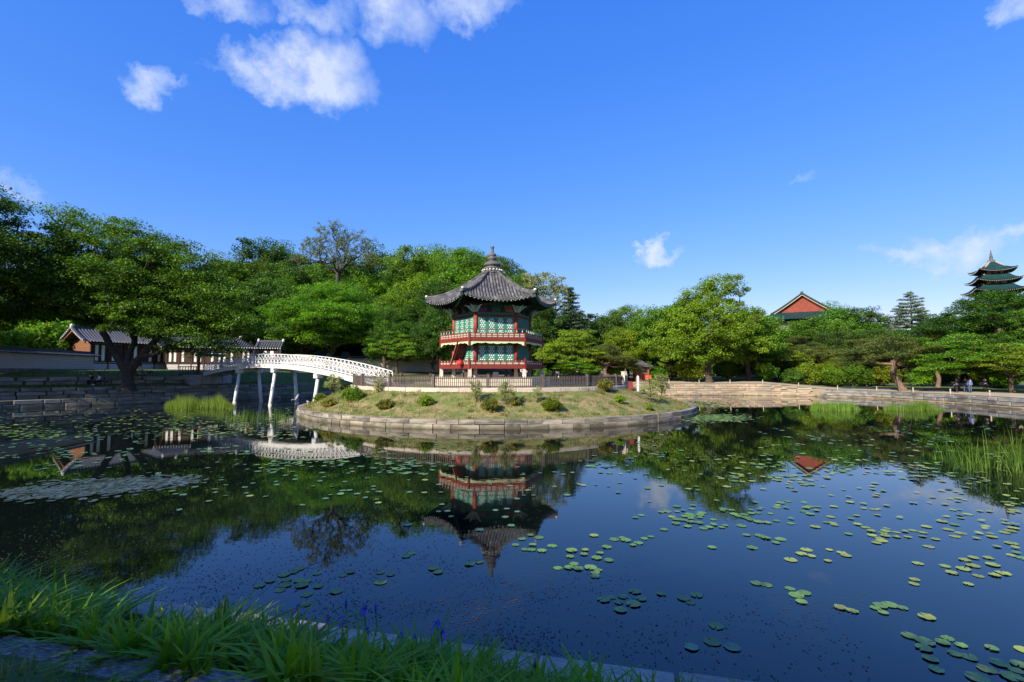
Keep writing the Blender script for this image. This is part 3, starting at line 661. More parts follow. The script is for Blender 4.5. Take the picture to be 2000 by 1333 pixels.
# roof
RE, RT, ZT, ZE, LIFT = 6.66, .62, 13.45, 9.98, .60
def roof_pt(k, s, t, dz=0):
    """face k, lateral metres s from the face centre line, t 0 top .. 1 eave"""
    Rt = RT+(RE-RT)*t; half = Rt*.5; u = max(-1, min(1, s/half)); a = A0+(k+.5)*math.pi/3
    z = ZT-(ZT-ZE)*(1-(1-t)**1.42) + LIFT*abs(u)**2.6*t**2.2
    ap = Rt*.866 - .28*t*t*(1-abs(u)**2)
    o = Vector((math.sin(a), -math.cos(a), 0)); tn = Vector((math.cos(a), math.sin(a), 0))
    return o*ap + tn*(u*half) + Vector((0, 0, z+dz-ZB))
roof = empty('roof'); roof.parent = pv
NT, NU = 14, 14
rowm = None
for k in range(6):
    V = []; Fq = []
    for i in range(NT+1):
        for j in range(NU+1):
            t = i/NT; V.append(roof_pt(k, (j/NU*2-1)*(RT+(RE-RT)*t)*.5, t))
    for i in range(NT):
        for j in range(NU): Fq.append((i*(NU+1)+j, (i+1)*(NU+1)+j, (i+1)*(NU+1)+j+1, i*(NU+1)+j+1))
    put('roof_bed', np_mesh('roof_bed', V, Fq), M['tilebed'], roof)
    # soffit board and eave edge
    V = []; Fq = []
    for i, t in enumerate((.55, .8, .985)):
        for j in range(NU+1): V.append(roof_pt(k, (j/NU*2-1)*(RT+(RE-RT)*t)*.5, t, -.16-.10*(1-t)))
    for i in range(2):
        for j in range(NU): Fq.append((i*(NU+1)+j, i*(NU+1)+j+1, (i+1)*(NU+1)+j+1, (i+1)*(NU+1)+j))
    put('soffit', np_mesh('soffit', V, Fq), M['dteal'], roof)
    sp = .285; nrow = 23
    for r_ in range(nrow):
        s = (r_-(nrow-1)/2)*sp; tmin = max(.03, (abs(s)/.5+.1-RT)/(RE-RT))
        if tmin > .93: continue
        L_ = max(3, int((1-tmin)*17)); mb = MB(); ring = []
        for i in range(L_):
            for fr_ in (0, .97):
                t = tmin+(1-tmin)*(i+fr_)/L_; c = roof_pt(k, s, t, .035); rad = .118-(.02*(1-fr_)) ; a = A0+(k+.5)*math.pi/3; tn = Vector((math.cos(a), math.sin(a), 0))
                ring.append([c+tn*rad*math.cos(q)+Vector((0, 0, rad*math.sin(q))) for q in (0, .7, 1.57, 2.44, 3.14)])
        b0 = len(mb.v)
        for rg in ring: mb.v += [tuple(q) for q in rg]
        for i in range(len(ring)-1):
            for q in range(4): mb.f.append((b0+i*5+q, b0+i*5+q+1, b0+(i+1)*5+q+1, b0+(i+1)*5+q))
        c = roof_pt(k, s, 1.0, .02); a = A0+(k+.5)*math.pi/3; o = Vector((math.sin(a), -math.cos(a), 0)); tn = Vector((math.cos(a), math.sin(a), 0))
        n0 = len(mb.v); mb.v += [tuple(c+o*.03+tn*.135*math.cos(q*math.pi/5)+Vector((0, 0, .135*math.sin(q*math.pi/5)))) for q in range(10)]; mb.f.append(tuple(range(n0, n0+10)))
        mb.build('tile_row', M['tile'], roof)
    mb = MB()                                       # concave drip tiles between the rows
    for r_ in range(nrow-1):
        s = (r_-(nrow-2)/2)*sp
        c = roof_pt(k, s, .998, -.06); a = A0+(k+.5)*math.pi/3; tn = Vector((math.cos(a), math.sin(a), 0)); o = Vector((math.sin(a), -math.cos(a), 0))
        mb.hexa([c-tn*.05-Vector((0,0,.09)), c+tn*.05-Vector((0,0,.09)), c+tn*.05-o*.1, c-tn*.05-o*.1, c-tn*.12+Vector((0,0,.05)), c+tn*.12+Vector((0,0,.05)), c+tn*.12-o*.2+Vector((0,0,.05)), c-tn*.12-o*.2+Vector((0,0,.05))])
    mb.build('drip_tiles', M['tile'], roof)
    mb = MB()                                       # two tiers of rafters
    for q in range(17):
        s = (q-8)*.36
        for t0, t1, dz, w in ((.50, .86, -.28, .11), (.72, .985, -.17, .085)):
            if abs(s) > .5*(RT+(RE-RT)*t0)*.98: t0 = min(t1-.08, (abs(s)/.5-RT)/(RE-RT)+.03)
            p, q2 = roof_pt(k, s, t0, dz), roof_pt(k, s*1.02, t1, dz); mb.bar(p, q2, w, w)
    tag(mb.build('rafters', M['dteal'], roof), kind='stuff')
    mb = MB()
    for q in range(17):
        s = (q-8)*.36; c = roof_pt(k, s*1.02, .987, -.17); a = A0+(k+.5)*math.pi/3; o = Vector((math.sin(a), -math.cos(a), 0)); mb.box(tuple(c+o*.02), (.07, .02, .07), a)
    tag(mb.build('rafter_ends', M['mint'], roof), kind='stuff')
    # hip ridge
    pts = [roof_pt(k, 99, t, .12) for t in np.linspace(.05, .99, 12)]; mb = MB()
    for i in range(11):
        mb.bar(pts[i], pts[i+1], .17, .22); 
    mb.tube([p+Vector((0, 0, .13)) for p in pts], .095, 8); mb.build('hip_ridge', M['tile'], roof)
    e = roof_pt(k, 99, .97, .30); mb = MB().lathe([(.02, -.10), (.12, -.08), (.14, .02), (.10, .10), (.02, .13)], 10, tuple(e)); mb.build('ridge_end', M['plaster'], roof, True)
    c0, c1 = hv(k, 3.8, 9.55), roof_pt(k, 99, .985, -.22); mb = MB().bar(c0, c1, .2, .26); mb.build('corner_rafter', M['dteal'], roof)
fin = pp(MB().lathe([(.95, 13.3), (.98, 13.45), (.80, 13.5), (.78, 13.72), (.92, 13.78), (.88, 13.9), (.70, 13.95), (.68, 14.08), (.5, 14.1)], 18, (0, 0, -ZB)), 'finial', 'finial', smooth=False)
pp(MB().lathe([(.78, 14.06), (.80, 14.12), (.92, 14.2), (.86, 14.28), (.70, 14.42), (.46, 14.56), (.30, 14.64), (.28, 14.68), (.44, 14.76), (.48, 14.88), (.40, 15.0), (.26, 15.06), (.38, 15.14), (.40, 15.24), (.30, 15.38), (.15, 15.46), (.14, 15.85), (.20, 15.98), (.20, 16.1), (.05, 16.12)], 18, (0, 0, -ZB)), 'finial_spire', 'finial', fin, True)
mb = MB()
for q in range(18):
    a = 2*math.pi*q/18; mb.lathe([(.02, -.09), (.1, -.03), (.1, .03), (.02, .09)], 8, (.98*math.cos(a), .98*math.sin(a), 13.62-ZB))
pp(mb, 'finial_beads', 'plaster', fin)

# ------------------------------------------------------------------ island furniture
def pos_isl(px, py, Y): return at(px, py, Y)
g0 = pol(FR, GATE_A); gx, gy = PC.x+g0.x, PC.y+g0.y
gt = tag(empty('stone_gateposts', (gx, gy, 2.05)), 'pair of cream stone gateposts with black gate at the right end of the fence', 'gate')
gd = Vector((-math.sin(GATE_A), math.cos(GATE_A), 0))
for sg in (-1, 1):
    c = gd*sg*.42; put('gatepost', MB().box((0, 0, .72), (.30, .26, 1.44)).box((0, 0, 1.47), (.34, .30, .06)).mesh('gatepost'), M['stone_light'], gt, c, GATE_A)
put('gate_leaf', MB().box((0, 0, .62), (.05, .5, 1.0)).mesh('gate_leaf'), M['black'], gt, gd*.0, GATE_A)
eb = tag(empty('extinguisher_box', (gx+.35, gy-.75, 2.0)), 'small red fire equipment box beside the stone gateposts', 'box')
put('cabinet', MB().box((0, 0, .32), (.34, .26, .64)).mesh('cabinet'), M['redcol'], eb); put('lid', MB().box((0, 0, .66), (.38, .30, .05)).mesh('lid'), M['redcol'], eb)
p = at(1246, 762, 41.0); wp = tag(empty('marker_post', (p.x, p.y, isl_z(math.hypot(p.x-IC.x, p.y-IC.y))-.05)), 'slim white marker post with dark marks on the island slope', 'post')
put('shaft', MB().box((0, 0, .62), (.16, .14, 1.24)).lathe([(.11, 1.24), (.02, 1.34)], 4, (0,0,0), math.pi/4).mesh('shaft'), M['white'], wp)
for z in (.5, .75, .98): put('mark', MB().box((0, -.073, z), (.06, .006, .08)).mesh('mark'), M['black'], wp)
p = at(898, 708, 43.8); bn_ = tag(empty('red_bag', (p.x, p.y, 4.12)), 'bright red bundle on the lower deck beside the stair', 'bag')
put('bundle', MB().lathe([(.1, 0), (.26, .05), (.3, .2), (.22, .36), (.08, .44), (.03, .46)], 12).mesh('bundle', True), M['signred'], bn_); put('knot', MB().lathe([(.02,.44),(.07,.48),(.05,.54),(.01,.56)], 8).mesh('knot', True), M['signred'], bn_)
# ------------------------------------------------------------------ palace buildings on the left
def hanok(name, label, P0, P1, depth, zb, ze, zr, hip1=0.0, windows=6, over=.9, gable=True, cat='building', lowwall=1.0):
    P0 = Vector(P0); P1 = Vector(P1); L_ = (P1-P0).length; d = (P1-P0)/L_; rz = math.atan2(d.y, d.x)
    root = tag(empty(name, (P0.x, P0.y, zb), rz), label, cat)
    # local: x along ridge 0..L, y = -depth/2 camera side .. +depth/2
    he, hr = ze-zb, zr-zb; hd = depth/2+over
    def sp(x, t, side, dz=0): return Vector((x, side*hd*t, hr-(hr-he)*(1-(1-t)**1.25)+dz))
    rf = empty('roof'); rf.parent = root
    for side in (-1, 1):
        bed = MB(); n_ = 8; xs = np.linspace(-over, L_+over, 2)
        for i in range(n_):
            t0, t1 = i/n_, (i+1)/n_; e0 = L_+over-hip1*(1-t0); e1 = L_+over-hip1*(1-t1)
            q = [sp(-over, t0, side), sp(e0, t0, side), sp(e1, t1, side), sp(-over, t1, side)]
            bed.quad(*(q if side > 0 else q[::-1]))
        bed.build('roof_bed', M['hanoktile'], rf)
        nr = int((L_+2*over)/.34)
        for r_ in range(nr+1):
            x = -over+(L_+2*over)*r_/nr; t0 = 0.0
            if hip1 and x > L_+over-hip1: t0 = 1-(L_+over-x)/hip1
            if t0 > .95: continue
            mb = MB(); mb.tube([sp(x, t, side, .04) for t in np.linspace(t0, 1.0, 6)], .075, 6); mb.build('tile_row', M['hanoktile'], rf)
        ends = MB()
        for r_ in range(nr+1):
            c = sp(-over+(L_+2*over)*r_/nr, 1.0, side, .02); ends.box((c.x, c.y+side*.02, c.z), (.13, .05, .13))
        tag(ends.build('eave_end_tiles', M['plaster'], rf), kind='stuff')
    if hip1:
        x1 = L_+over; mb = MB(); mb.tri((x1-hip1, 0, hr), (x1, -hd, he), (x1, hd, he)); mb.build('hip_bed', M['hanoktile'], rf)
    MB().box(((L_-hip1)/2, 0, hr+.14), (L_+2*over-hip1, .3, .34)).build('ridge', M['hanoktile'], rf)
    for x in (-over, L_+over-hip1): MB().lathe([(.05, -.2), (.2, -.1), (.2, .2), (.05, .35)], 8, (x, 0, hr+.2)).build('ridge_end', M['plaster'], rf)
    if gable:
        for side in (-1, 1):
            mb = MB(); dots = MB()
            for i in range(8):
                a, b_ = sp(-over, i/8, side, .1), sp(-over, (i+1)/8, side, .1); mb.bar(a, b_, .28, .26)
            for i in range(10): c = sp(-over-.15, (i+.5)/10, side, .1); dots.box(tuple(c), (.05, .14, .14))
            mb.build('verge', M['hanoktile'], rf); tag(dots.build('verge_end_tiles', M['plaster'], rf), kind='stuff')
            MB().bar(sp(-over+.1, 0, side, -.25), sp(-over+.1, 1, side, -.18), .08, .4).build('bargeboard', M['gablewood'], rf)
        g = MB(); n0 = 0; g.v += [(.02, -depth/2, he-.1), (.02, depth/2, he-.1), (.02, 0, hr-.1), (.12, -depth/2, he-.1), (.12, depth/2, he-.1), (.12, 0, hr-.1)]; g.f += [(0,2,1), (3,4,5), (0,1,4,3), (1,2,5,4), (2,0,3,5)]
        g.build('gable_wall', M['gablewood'], root)
    MB().box((L_/2, 0, (he-.1)/2), (L_-.1, depth-.1, he-.1)).build('wall', M['plaster'], root)
    MB().box((L_/2, -depth/2-.06, lowwall/2), (L_, .18, lowwall)).build('brick_base', M['brickpale'], root)
    MB().box((-.03, 0, he/2), (.10, depth, he-.15)).build('end_boarding', M['gablewood'], root); MB().box((-.10, 0, lowwall+1.0), (.05, depth*.3, .7)).build('end_panel', M['plaster'], root)
    MB().box((-.06, 0, lowwall/2), (.20, depth+.02, lowwall)).build('end_brick_base', M['brickpale'], root)
    nb = windows+1
    for i in range(nb):
        x = L_*i/(nb-1) if nb > 1 else 0
        MB().box((x, -depth/2-.02, he/2), (.2, .26, he)).build('column', M['wood'], root)
    for z in (he-.12, lowwall+.06): MB().box((L_/2, -depth/2-.03, z), (L_, .16, .16)).build('beam', M['wood'], root)
    for i in range(windows):
        x = L_*(i+.5)/windows; w = L_/windows*.82; zc = (lowwall+he)/2; wh = he-lowwall-.5
        wdw = MB().box((x, -depth/2-.05, zc), (w, .10, wh)).build('window', M['wood'], root)
        for sg in (-1, 1):
            if (i*3+sg) % 4 != 0: MB().box((x+sg*w*.23, -depth/2-.11, zc), (w*.22, .03, wh*.86)).build('pane', M['paper'], wdw)
    return root
a = at(157, 727, 65.0); b_ = at(335, 727, 75.0)
hanok('gabled_hall', 'tile roofed timber hall with brown gable behind the big left tree', (a.x, a.y), (b_.x, b_.y), 5.2, 3.6, 7.5, 9.35, 0, 6, over=1.2)
a = at(100, 727, 72.0); b_ = at(150, 727, 72.5)
hanok('rear_wing', 'small tiled roof wing at the left of the gabled hall above the wall', (a.x, a.y), (b_.x, b_.y), 4.5, 3.7, 7.4, 8.9, 0, 2, over=.7)
a = at(338, 727, 73.0); b_ = at(498, 727, 76.5)
hanok('long_hall', 'long low hall with blue grey tiled roof behind the far end of the white bridge', (a.x, a.y), (b_.x, b_.y), 6.0, 3.6, 7.1, 8.6, 3.0, 7, over=.8)
a = at(510, 727, 77.5); b_ = at(545, 727, 78)
hanok('small_gatehouse', 'small tile roofed gatehouse at the right end of the long hall', (a.x, a.y), (b_.x, b_.y), 2.2, 3.6, 7.2, 8.3, 0, 1, over=.5)
# roof vents on the long hall
for px in (375, 420):
    c = at(px, 669.5, 73.2); v = tag(empty('roof_vent', tuple(c)), 'small dark roof vent on the long hall, %s one' % ('left' if px == 375 else 'right'), 'roof vent', 'roof vents on the long hall')
    put('box', MB().box((0, 0, .15), (.5, .7, .6)).mesh('box'), M['plaster'], v); put('cap', MB().box((0, 0, .5), (.75, .95, .14)).mesh('cap'), M['hanoktile'], v)
def tile_wall(name, label, P0, P1, zb, zt, m, th=.5):
    P0 = Vector(P0); P1 = Vector(P1); L_ = (P1-P0).length; d = (P1-P0)/L_
    root = tag(empty(name, (P0.x, P0.y, zb), math.atan2(d.y, d.x)), label, 'wall'); h = zt-zb
    MB().box((L_/2, 0, (h-.5)/2-.3), (L_, th, h-.5+.6)).build('brickwork', M[m], root)
    MB().box((L_/2, 0, .1), (L_, th+.12, .5)).build('footing', M['stone_left'], root)
    cp = MB()
    for sg in (-1, 1): cp.hexa([(0, 0, h-.5), (L_, 0, h-.5), (L_, sg*.62, h-.5), (0, sg*.62, h-.5), (0, 0, h-.06), (L_, 0, h-.06), (L_, sg*.62, h-.42), (0, sg*.62, h-.42)][:8] if sg > 0 else [(0, sg*.62, h-.5), (L_, sg*.62, h-.5), (L_, 0, h-.5), (0, 0, h-.5), (0, sg*.62, h-.42), (L_, sg*.62, h-.42), (L_, 0, h-.06), (0, 0, h-.06)])
    cap = cp.build('tile_coping', M['tilebed'], root)
    n_ = int(L_/.3); rows = MB(); ends = MB()
    for i in range(n_+1):
        x = L_*i/n_
        for sg in (-1, 1):
            rows.tube([(x, sg*.08, h-.06), (x, sg*.66, h-.37)], .075, 6); ends.box((x, sg*.67, h-.385), (.12, .04, .12))
    tag(rows.build('coping_tiles', M['hanoktile'], root), kind='stuff'); tag(ends.build('coping_end_tiles', M['plaster'], root), kind='stuff')
    MB().box((L_/2, 0, h+.02), (L_, .22, .2)).build('ridge', M['hanoktile'], root)
    return root
a = at(-140, 722, 43); b_ = at(183, 722, 64.5)
tile_wall('palace_wall', 'long grey brick wall with tiled coping at the far left edge', (a.x, a.y), (b_.x, b_.y), 3.55, 6.05, 'brickgrey')
a = at(545, 728, 84); b_ = at(905, 728, 88)
tile_wall('rear_palace_wall', 'pale brick wall with tiled coping behind the trees left of the pavilion', (a.x, a.y), (b_.x, b_.y), 3.2, 6.2, 'brickpale')
# gate and lattice fence at the far end of the bridge
gp = BA - bd*1.0
gt2 = tag(empty('bridge_gate', (gp.x, gp.y, 3.1), math.atan2(bn.y, bn.x)), 'dark wooden gate with green lintel at the far end of the white bridge', 'gate')
for x in (-1.35, 1.35): MB().box((x, 0, 1.35), (.26, .26, 2.7)).build('gate_post', M['redcol'], gt2)
MB().box((0, 0, 2.55), (3.5, .3, .34)).build('lintel', M['green_beam'], gt2); MB().box((0, 0, 2.85), (3.8, .8, .12)).build('roof_board', M['hanoktile'], gt2)
for i in range(5): MB().box((-2.9-.0+i*.32-.0, 0, .55), (.07, .06, 1.1)).build('bar', M['wood'], gt2)
for i in range(7): MB().box((1.6+i*.3, 0, .55), (.07, .06, 1.1)).build('bar', M['wood'], gt2)
for z in (.15, 1.05):
    MB().box((-2.25, 0, z), (1.6, .09, .09)).build('cross_rail', M['wood'], gt2); MB().box((2.5, 0, z), (2.0, .09, .09)).build('cross_rail', M['wood'], gt2)
# bench under the left tree wall
def bench(px, Y, label):
    a = at(px, 722, Y); z = ground_z(a.x, a.y)
    r_ = tag(empty('stone_bench', (a.x, a.y, z)), label, 'bench')
    MB().box((0, 0, .42), (2.4, .5, .1)).build('seat', M['wood'], r_)
    for x in (-.9, .9): MB().box((x, 0, .18), (.14, .42, .38)).build('leg', M['stone_left'], r_)
    return Vector((a.x, a.y, z))
BN1 = bench(189, 54, 'dark bench under the palace wall with two people on it'); BN2 = bench(277, 58, 'dark bench right of the big tree trunk with one person')
# ------------------------------------------------------------------ far buildings on the right
def curved_roof(mb, c, r0, r1, z0, z1, lift, n=4, rot=0, NT=6, NU=8, th=0):
    """square pyramid roof from half-diagonal r0 at z1 (top) to r1 at z0 (eave) with upturned corners"""
    for k in range(n):
        a0, a1 = rot+k*2*math.pi/n, rot+(k+1)*2*math.pi/n; P = []
        for i in range(NT+1):
            t = i/NT; rr = r0+(r1-r0)*t; row = []
            for j in range(NU+1):
                u = j/NU*2-1; x = ((1-u)*math.sin(a0)+(1+u)*math.sin(a1))/2*rr; y = -((1-u)*math.cos(a0)+(1+u)*math.cos(a1))/2*rr
                row.append((c[0]+x, c[1]+y, z1-(z1-z0)*(1-(1-t)**1.6)+lift*abs(u)**2.4*t*t-th))
            P.append(row)
        for i in range(NT):
            for j in range(NU):
                q = (P[i][j], P[i+1][j], P[i+1][j+1], P[i][j+1]); mb.quad(*(q if th == 0 else q[::-1]))
    return mb
T = at(1950, 727, 165); tw = tag(empty('pagoda_tower', (T.x, T.y, 2)), 'tall tiered pagoda tower with teal roofs rising behind trees at the right edge', 'tower'); rot = R(19.5)
k_ = 165/944.4
def zz(py): return at(1950, py, 165).z-2
tiers = [(zz(532), zz(512), 7.0, 1.1), (zz(552), zz(537), 8.2, 4.4), (zz(572), zz(557), 9.6, 5.2), (zz(597), zz(582), 10.6, 6.0), (zz(622), zz(606), 11.4, 7.0)]
for i, (ze, zt, re, rt) in enumerate(tiers):
    rr = curved_roof(MB(), (0, 0), rt, re, ze, zt, 1.0, rot=rot).build('tier_roof', M['tealroof'], tw)
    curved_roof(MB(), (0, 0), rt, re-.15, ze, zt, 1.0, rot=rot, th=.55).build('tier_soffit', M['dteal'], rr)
    ed = MB()
    for k in range(4):
        a0, a1 = rot+k*math.pi/2, rot+(k+1)*math.pi/2
        for q in range(26):
            u = (q+.5)/26*2-1; x = ((1-u)*math.sin(a0)+(1+u)*math.sin(a1))/2*re; y = -((1-u)*math.cos(a0)+(1+u)*math.cos(a1))/2*re; ed.box((x, y, ze+1.0*abs(u)**2.4-.22), (.16, .16, .16), a0)
        ed.bar((rt*math.sin(a0), -rt*math.cos(a0), zt), (re*.55*math.sin(a0), -re*.55*math.cos(a0), ze+(zt-ze)*.32), .4, .4)
    tag(ed.build('eave_ends', M['cream'], rr), kind='stuff')
    zn = tiers[i+1][1] if i < 4 else 6
    bw = rt*.0+re*.50
    poly = [(bw*math.sin(rot+k*math.pi/2), -bw*math.cos(rot+k*math.pi/2)) for k in range(4)]
    MB().prism(poly, zn-.3, ze+.3).build('tier_wall', M['cream'] if i != 1 else M['cream'], tw)
    po = MB(); 
    for k in range(4):
        p0, p1 = Vector(poly[k]), Vector(poly[(k+1) % 4])
        for q in range(4):
            c = p0.lerp(p1, q/3); MB().box((c.x*1.01, c.y*1.01, (zn+ze)/2), (.5, .5, ze-zn+.4), rot).build('tier_column', M['red'], tw)
MB().prism([(13*math.sin(rot+k*math.pi/2), -13*math.cos(rot+k*math.pi/2)) for k in range(4)], -1, 7).build('base', M['concrete'], tw)
MB().lathe([(1.1, zz(513)), (1.1, zz(510)), (.8, zz(509.5)), (.55, zz(507.5)), (.4, zz(505)), (.55, zz(504)), (.35, zz(502)), (.45, zz(501)), (.28, zz(498.5)), (.35, zz(497.5)), (.18, zz(495)), (.2, zz(494)), (.05, zz(488))], 10).build('spire', M['finial'], tw)
# red gabled hall
Y = 150.; ap = at(1566, 577, Y); gl, gr_ = at(1514, 610, Y), at(1614, 604, Y); hw = (gr_.x-gl.x)/2; zg = gl.z-.2
gh = tag(empty('red_gabled_hall', (ap.x, Y, 2.5), R(-28)), 'big hall roof with red gable and teal tiles rising behind the right trees', 'building'); z0 = zg-2.5; z1 = ap.z-2.5
MB().tri((-hw, 0, z0), (hw, 0, z0), (0, 0, z1)).tri((-hw, .4, z0), (0, .4, z1), (hw, .4, z0)).build('gable', M['gable_red'], gh)
for sg in (-1, 1):
    n_ = 8; mb = MB(); vg = MB(); tr = MB(); f_ = lambda t: z1-(z1-z0+.6)*(1-(1-t)**1.12)+.5
    for i in range(n_):
        t0, t1 = i/n_, (i+1)/n_; x0, x1 = sg*(hw+.8)*t0, sg*(hw+.8)*t1
        mb.hexa([(x0, -1, f_(t0)-.3), (x1, -1, f_(t1)-.3), (x1, 34, f_(t1)-.3), (x0, 34, f_(t0)-.3), (x0, -1, f_(t0)), (x1, -1, f_(t1)), (x1, 34, f_(t1)), (x0, 34, f_(t0))])
        vg.bar((x0, -1.1, f_(t0)-.55), (x1, -1.1, f_(t1)-.55), .12, .2); tr.bar((x0, -1.15, f_(t0)+.05), (x1, -1.15, f_(t1)+.05), .5, .35)
    mb.build('roof_slope', M['tealroof'], gh); vg.build('verge_board', M['cream'], gh); tr.build('verge_tiles', M['tealroof'], gh)
sk = MB(); sk.hexa([(-hw-5, -5, z0-2.2), (hw+5, -5, z0-2.2), (hw+5, 39, z0-2.2), (-hw-5, 39, z0-2.2), (-hw, -.6, z0+.2), (hw, -.6, z0+.2), (hw, 34, z0+.2), (-hw, 34, z0+.2)]); sk.build('skirt_roof', M['tealroof'], gh)
MB().box((0, 17, (z0-2.5)/2-.5), (2*hw+4, 38, z0-2)).build('wall', M['stone_right'], gh)
for i in range(7): MB().box((-hw-2+(2*hw+4)*i/6, -2.1, (z0-2.5)/2), (.6, .6, z0-3)).build('column', M['red'], gh)
MB().box((0, 16.5, z1+.55), (.7, 36, .8)).build('ridge', M['tealroof'], gh)
# white building glimpsed through the trees
p = at(1370, 740, 112); wb = tag(empty('white_building', (p.x, p.y, 2.4)), 'low white building glimpsed between trunks behind the large right tree', 'building')
MB().box((0, 0, 2.4), (24, 8, 4.8)).build('wall', M['plaster'], wb); MB().box((0, 0, 4.95), (25, 9, .3)).build('roof', M['concrete'], wb)
for i in range(7):
    w_ = MB().box((-10+i*3.3, -4.03, 2.5), (1.9, .1, 1.9)).build('window', M['wood'], wb); MB().box((-10+i*3.3, -4.09, 2.5), (1.6, .05, 1.6)).build('pane', M['glass_dark'], wb).parent = w_
# guard hut
p = at(1252, 742, 80); hut = tag(empty('guard_hut', (p.x, p.y, ground_z(p.x, p.y))), 'small brown guard hut with dark hipped roof behind the island gate', 'hut'); hz = 2.75
MB().box((0, 0, 1.3), (2.2, 2.0, 2.6)).build('wall', M['hutred'], hut)
w_ = MB().box((0, -1.02, 1.85), (1.5, .06, .7)).build('window', M['wood'], hut); 
for x in (-.45, 0, .45): MB().box((x, -1.06, 1.85), (.4, .03, .55)).build('pane', M['glass_dark'], w_)
curved_roof(MB(), (0, 0), .25, 2.35, 2.55, 3.45, .12, rot=R(45)).build('roof', M['hanoktile'], hut); curved_roof(MB(), (0, 0), .25, 2.33, 2.5, 3.3, .12, rot=R(45), th=.06).build('soffit', M['plaster'], hut)
p = at(1266, 738, 77); rs = tag(empty('red_sign', (p.x, p.y, ground_z(p.x, p.y)), R(-35)), 'leaning red sign board beside the guard hut', 'sign')
b0 = MB().box((0, 0, .85), (1.0, .06, .7)).build('board', M['signred'], rs)
for x in (-.4, .4): MB().box((x, .05, .3), (.07, .07, .9)).build('leg', M['wood'], rs)
p = at(1088, 735, 78); sg_ = tag(empty('notice_board', (p.x, p.y, ground_z(p.x, p.y))), 'upright dark framed notice board with pale sheet right of the pavilion', 'sign')
MB().box((0, 0, 1.15), (1.0, .12, 1.7)).build('frame', M['black'], sg_); MB().box((.08, -.075, 1.3), (.6, .03, 1.0)).build('sheet', M['paper'], sg_)
for x in (-.4, .4): MB().box((x, 0, .15), (.09, .09, .3)).build('leg', M['black'], sg_)
# low posts along the bank path
bpst = MB().tube([(0, 0, -.1), (0, 0, .55)], .06, 8).lathe([(.06, .55), (.075, .58), (.05, .63), (.01, .64)], 8).mesh('shaft', True); rp = MB().tube([(0, 0, .42), (0, 0, .46)], .07, 8).mesh('ring')
s = S_R0+12; k = 0
while s < S_F1-2:
    p, n_, pr = bank(s, .55); o = put('bank_post', bpst, M['stone_light'], None, (p.x, p.y, float(np.interp(.55, pr[1:, 0], pr[1:, 1]))))
    tag(o, 'short pale post on the stone bank edge beside the sandy path', 'post', 'short posts along the bank edge'); put('ring', rp, M['black'], o); s += 4.6; k += 1
# ------------------------------------------------------------------ trees
def leaves_np(rng, C, n_per, cr, flat, size, droop=0.0, up=.6, spread=None, aspect=.5):
    """leaf quads round clump centres C (k,3); returns V (4n,3)"""
    k = len(C); n = k*n_per
    cen = np.repeat(C, n_per, 0); rad = np.repeat(cr if hasattr(cr, '__len__') else np.full(k, cr), n_per)
    d = rng.normal(size=(n, 3)); d /= np.linalg.norm(d, axis=1)[:, None]; rr = rng.random(n)**.45
    off = d*(rr*rad)[:, None]; off[:, 2] *= flat; off[:, 2] -= droop*(np.hypot(off[:, 0], off[:, 1])**2)/np.maximum(rad, .1)
    P = cen+off
    nr = rng.normal(size=(n, 3))*.75; nr[:, 2] += up; nr += d*.35; nr /= np.linalg.norm(nr, axis=1)[:, None]
    t = rng.normal(size=(n, 3)); t -= (t*nr).sum(1)[:, None]*nr; t /= np.linalg.norm(t, axis=1)[:, None]; b = np.cross(nr, t)
    s = size*(.65+.7*rng.random(n))[:, None]; t = t*s; b = b*s*aspect
    V = np.empty((n, 4, 3)); V[:, 0] = P-t; V[:, 1] = P+b+nr*s*.12; V[:, 2] = P+t; V[:, 3] = P-b+nr*s*.12
    return V.reshape(-1, 3)
def quads(n): return np.arange(n*4, dtype=np.int32).reshape(-1, 4)
